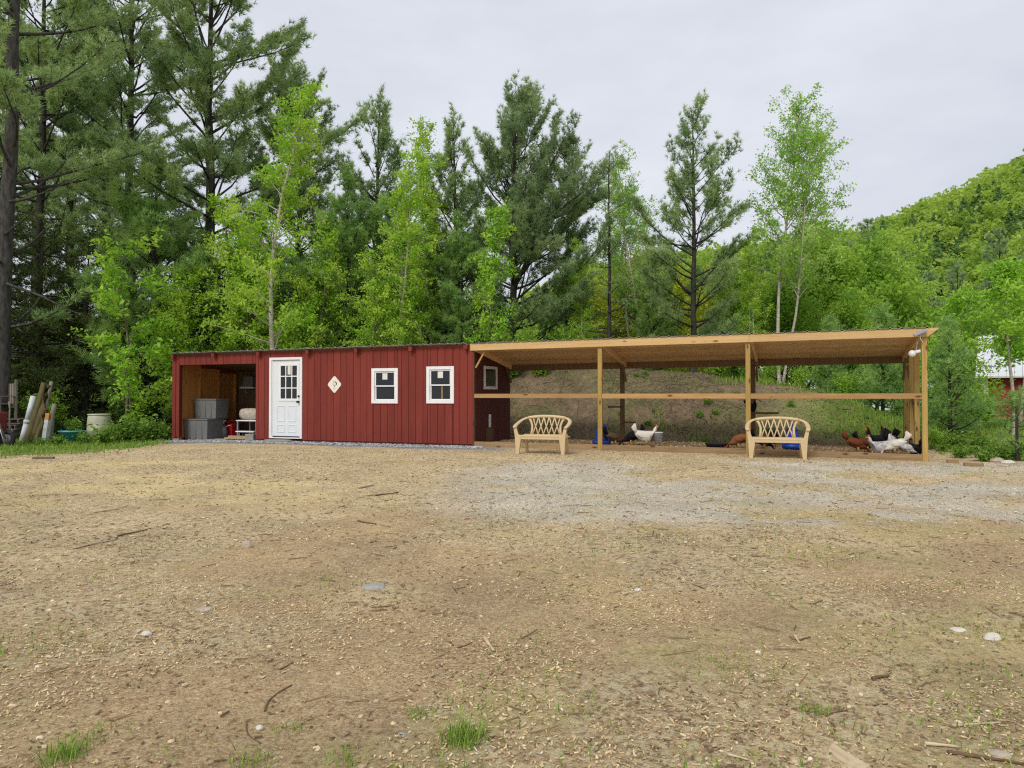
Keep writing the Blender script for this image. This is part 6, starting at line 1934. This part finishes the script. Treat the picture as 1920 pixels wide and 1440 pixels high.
stick('long black stick near the bark slab', (1770, 1412), (1915, 1432), 0.012, M['twigdark'], 0.03)
stick('grey splinter above the long black stick', (1728, 1396), (1790, 1402), 0.012, M['bleached'])
stick('pale splinter near the bark slab', (1360, 1412), (1400, 1422), 0.009, M['bleached'])
stick('light splinter standing out on bare soil', (1699, 1286), (1704, 1300), 0.008, M['bleached'])
stick('thin straw coloured stick on mossy ground', (1592, 1148), (1610, 1158), 0.006, M['bleached'])
stick('fine dark twig crossing the near grass', (1545, 1340), (1585, 1330), 0.006, M['twigdark'], 0.1)
stick('brown stick pair among pale chips', (1780, 1360), (1870, 1352), 0.010, M['bleached'], 0.04)
# bark slab
a, b = G(1556, 1402), G(1622, 1446)
d = (b - a)
sl_ = MB()
L_ = d.length
rr = random.Random(6)
ring = []
for i in range(9):
    u = i / 8
    ring.append((u * L_, (0.018 + 0.024 * u) * rr.uniform(0.8, 1.15)))
V, Fs = [], []
for x, w_ in ring:
    for s, z in ((-1, 0.0), (-0.55, 0.022), (0.2, 0.03), (1, 0.004)):
        V.append((x, s * w_, z + rr.uniform(-.002, .002)))
for i in range(8):
    for j in range(3):
        Fs.append((4 * i + j, 4 * i + 4 + j, 4 * i + 5 + j, 4 * i + 1 + j))
    Fs.append((4 * i, 4 * i + 3, 4 * i + 7, 4 * i + 4))
Fs += [(0, 1, 2, 3), (35, 34, 33, 32)]
sl_.add(V, Fs).build('bark_slab', M['bleached'], loc=(a.x, a.y, a.z - 0.002), rot=math.atan2(d.y, d.x), label='wide weathered slab of wood at the yard\'s near edge', cat='wood slab')

def rock(label, px, py, sx, sy, sz, mat, seed, rot=0.0, group='stones on the yard', sink=0.35):
    q = G(px, py)
    rk = np.random.default_rng(seed)
    b = MB()
    n1, n2 = 12, 7
    V = []
    for i in range(n2):
        th = pi * i / (n2 - 1)
        for j in range(n1):
            ph = 2 * pi * j / n1
            r = 1 + 0.22 * (rk.random() - 0.5)
            V.append((sx * r * (sin(th) + 0.001) * cos(ph), sy * r * (sin(th) + 0.001) * sin(ph), -sz * cos(th) * (1 if i in (0, n2 - 1) else r)))
    Fs = [(i * n1 + j, i * n1 + (j + 1) % n1, (i + 1) * n1 + (j + 1) % n1, (i + 1) * n1 + j) for i in range(n2 - 1) for j in range(n1)]
    b.add(V, Fs, 0, False).build('stone', mat, loc=(q.x, q.y, q.z + sz * (1 - 2 * sink)), rot=rot, label=label, cat='stone', group=group)
rock('flat grey stone sunk level with the yard', 702, 1100, 0.085, 0.075, 0.018, M['slate'], 1, sink=0.42)
rock('brown rock standing up among scraps', 465, 1026, 0.05, 0.035, 0.05, M['stone'], 2)
rock('rounded white stone in the green patch', 1856, 1197, 0.055, 0.035, 0.03, M['stone_pale'], 3, 0.3)
rock('flat pale stone near the rounded white stone', 1792, 1180, 0.045, 0.04, 0.013, M['stone_pale'], 4, 0.2)
rock('flat buff stone beside dark bark scraps', 386, 1142, 0.055, 0.045, 0.014, M['stone'], 5, 0.6)
rock('small white stone on the left of the yard', 278, 1188, 0.03, 0.022, 0.018, M['stone_pale'], 6)
rock('pale pebble on chips near the yard middle', 1195, 1106, 0.028, 0.02, 0.014, M['stone_pale'], 7)
rock('small grey stone near the dense grass tuft', 755, 1376, 0.02, 0.016, 0.012, M['slate'], 8)
rock('pale round pebble in the near yard', 490, 1362, 0.016, 0.014, 0.012, M['stone_pale'], 9)
rock('tan stone beside the near bark slab', 1868, 1413, 0.045, 0.03, 0.016, M['stone'], 10)
rock('round tan stone at the foot of the bank', 1868, 866, 0.14, 0.09, 0.07, M['stone'], 11)
rock('flat tan stone beside the round one at the bank', 1888, 869, 0.13, 0.10, 0.05, M['stone_pale'], 12)
rock('dark stone half hidden at the edge of the bank', 1830, 858, 0.12, 0.09, 0.05, M['stone'], 13)
for px, py, L_, label in ((1785, 868, 0.19, 'short cut timber offcut near the run corner post'), (1824, 874, 0.30, 'longer cut timber offcut on the bare ground by the bank')):
    q = G(px, py)
    MB().bx(-L_ / 2, L_ / 2, -0.045, 0.045, 0, 0.06).build('timber_offcut', M['sill'], loc=q, rot=radians(-20 if px < 1800 else -12), label=label, cat='offcut', group='timber offcuts by the run', bevel=0.004)
q = G(83, 860)
MB().bx(-0.18, 0.18, -0.05, 0.05, 0, 0.035).build('timber_offcut', M['greywoodx'], loc=q, rot=radians(8), label='old board offcut lying on bare dirt by the grass strip', cat='offcut')
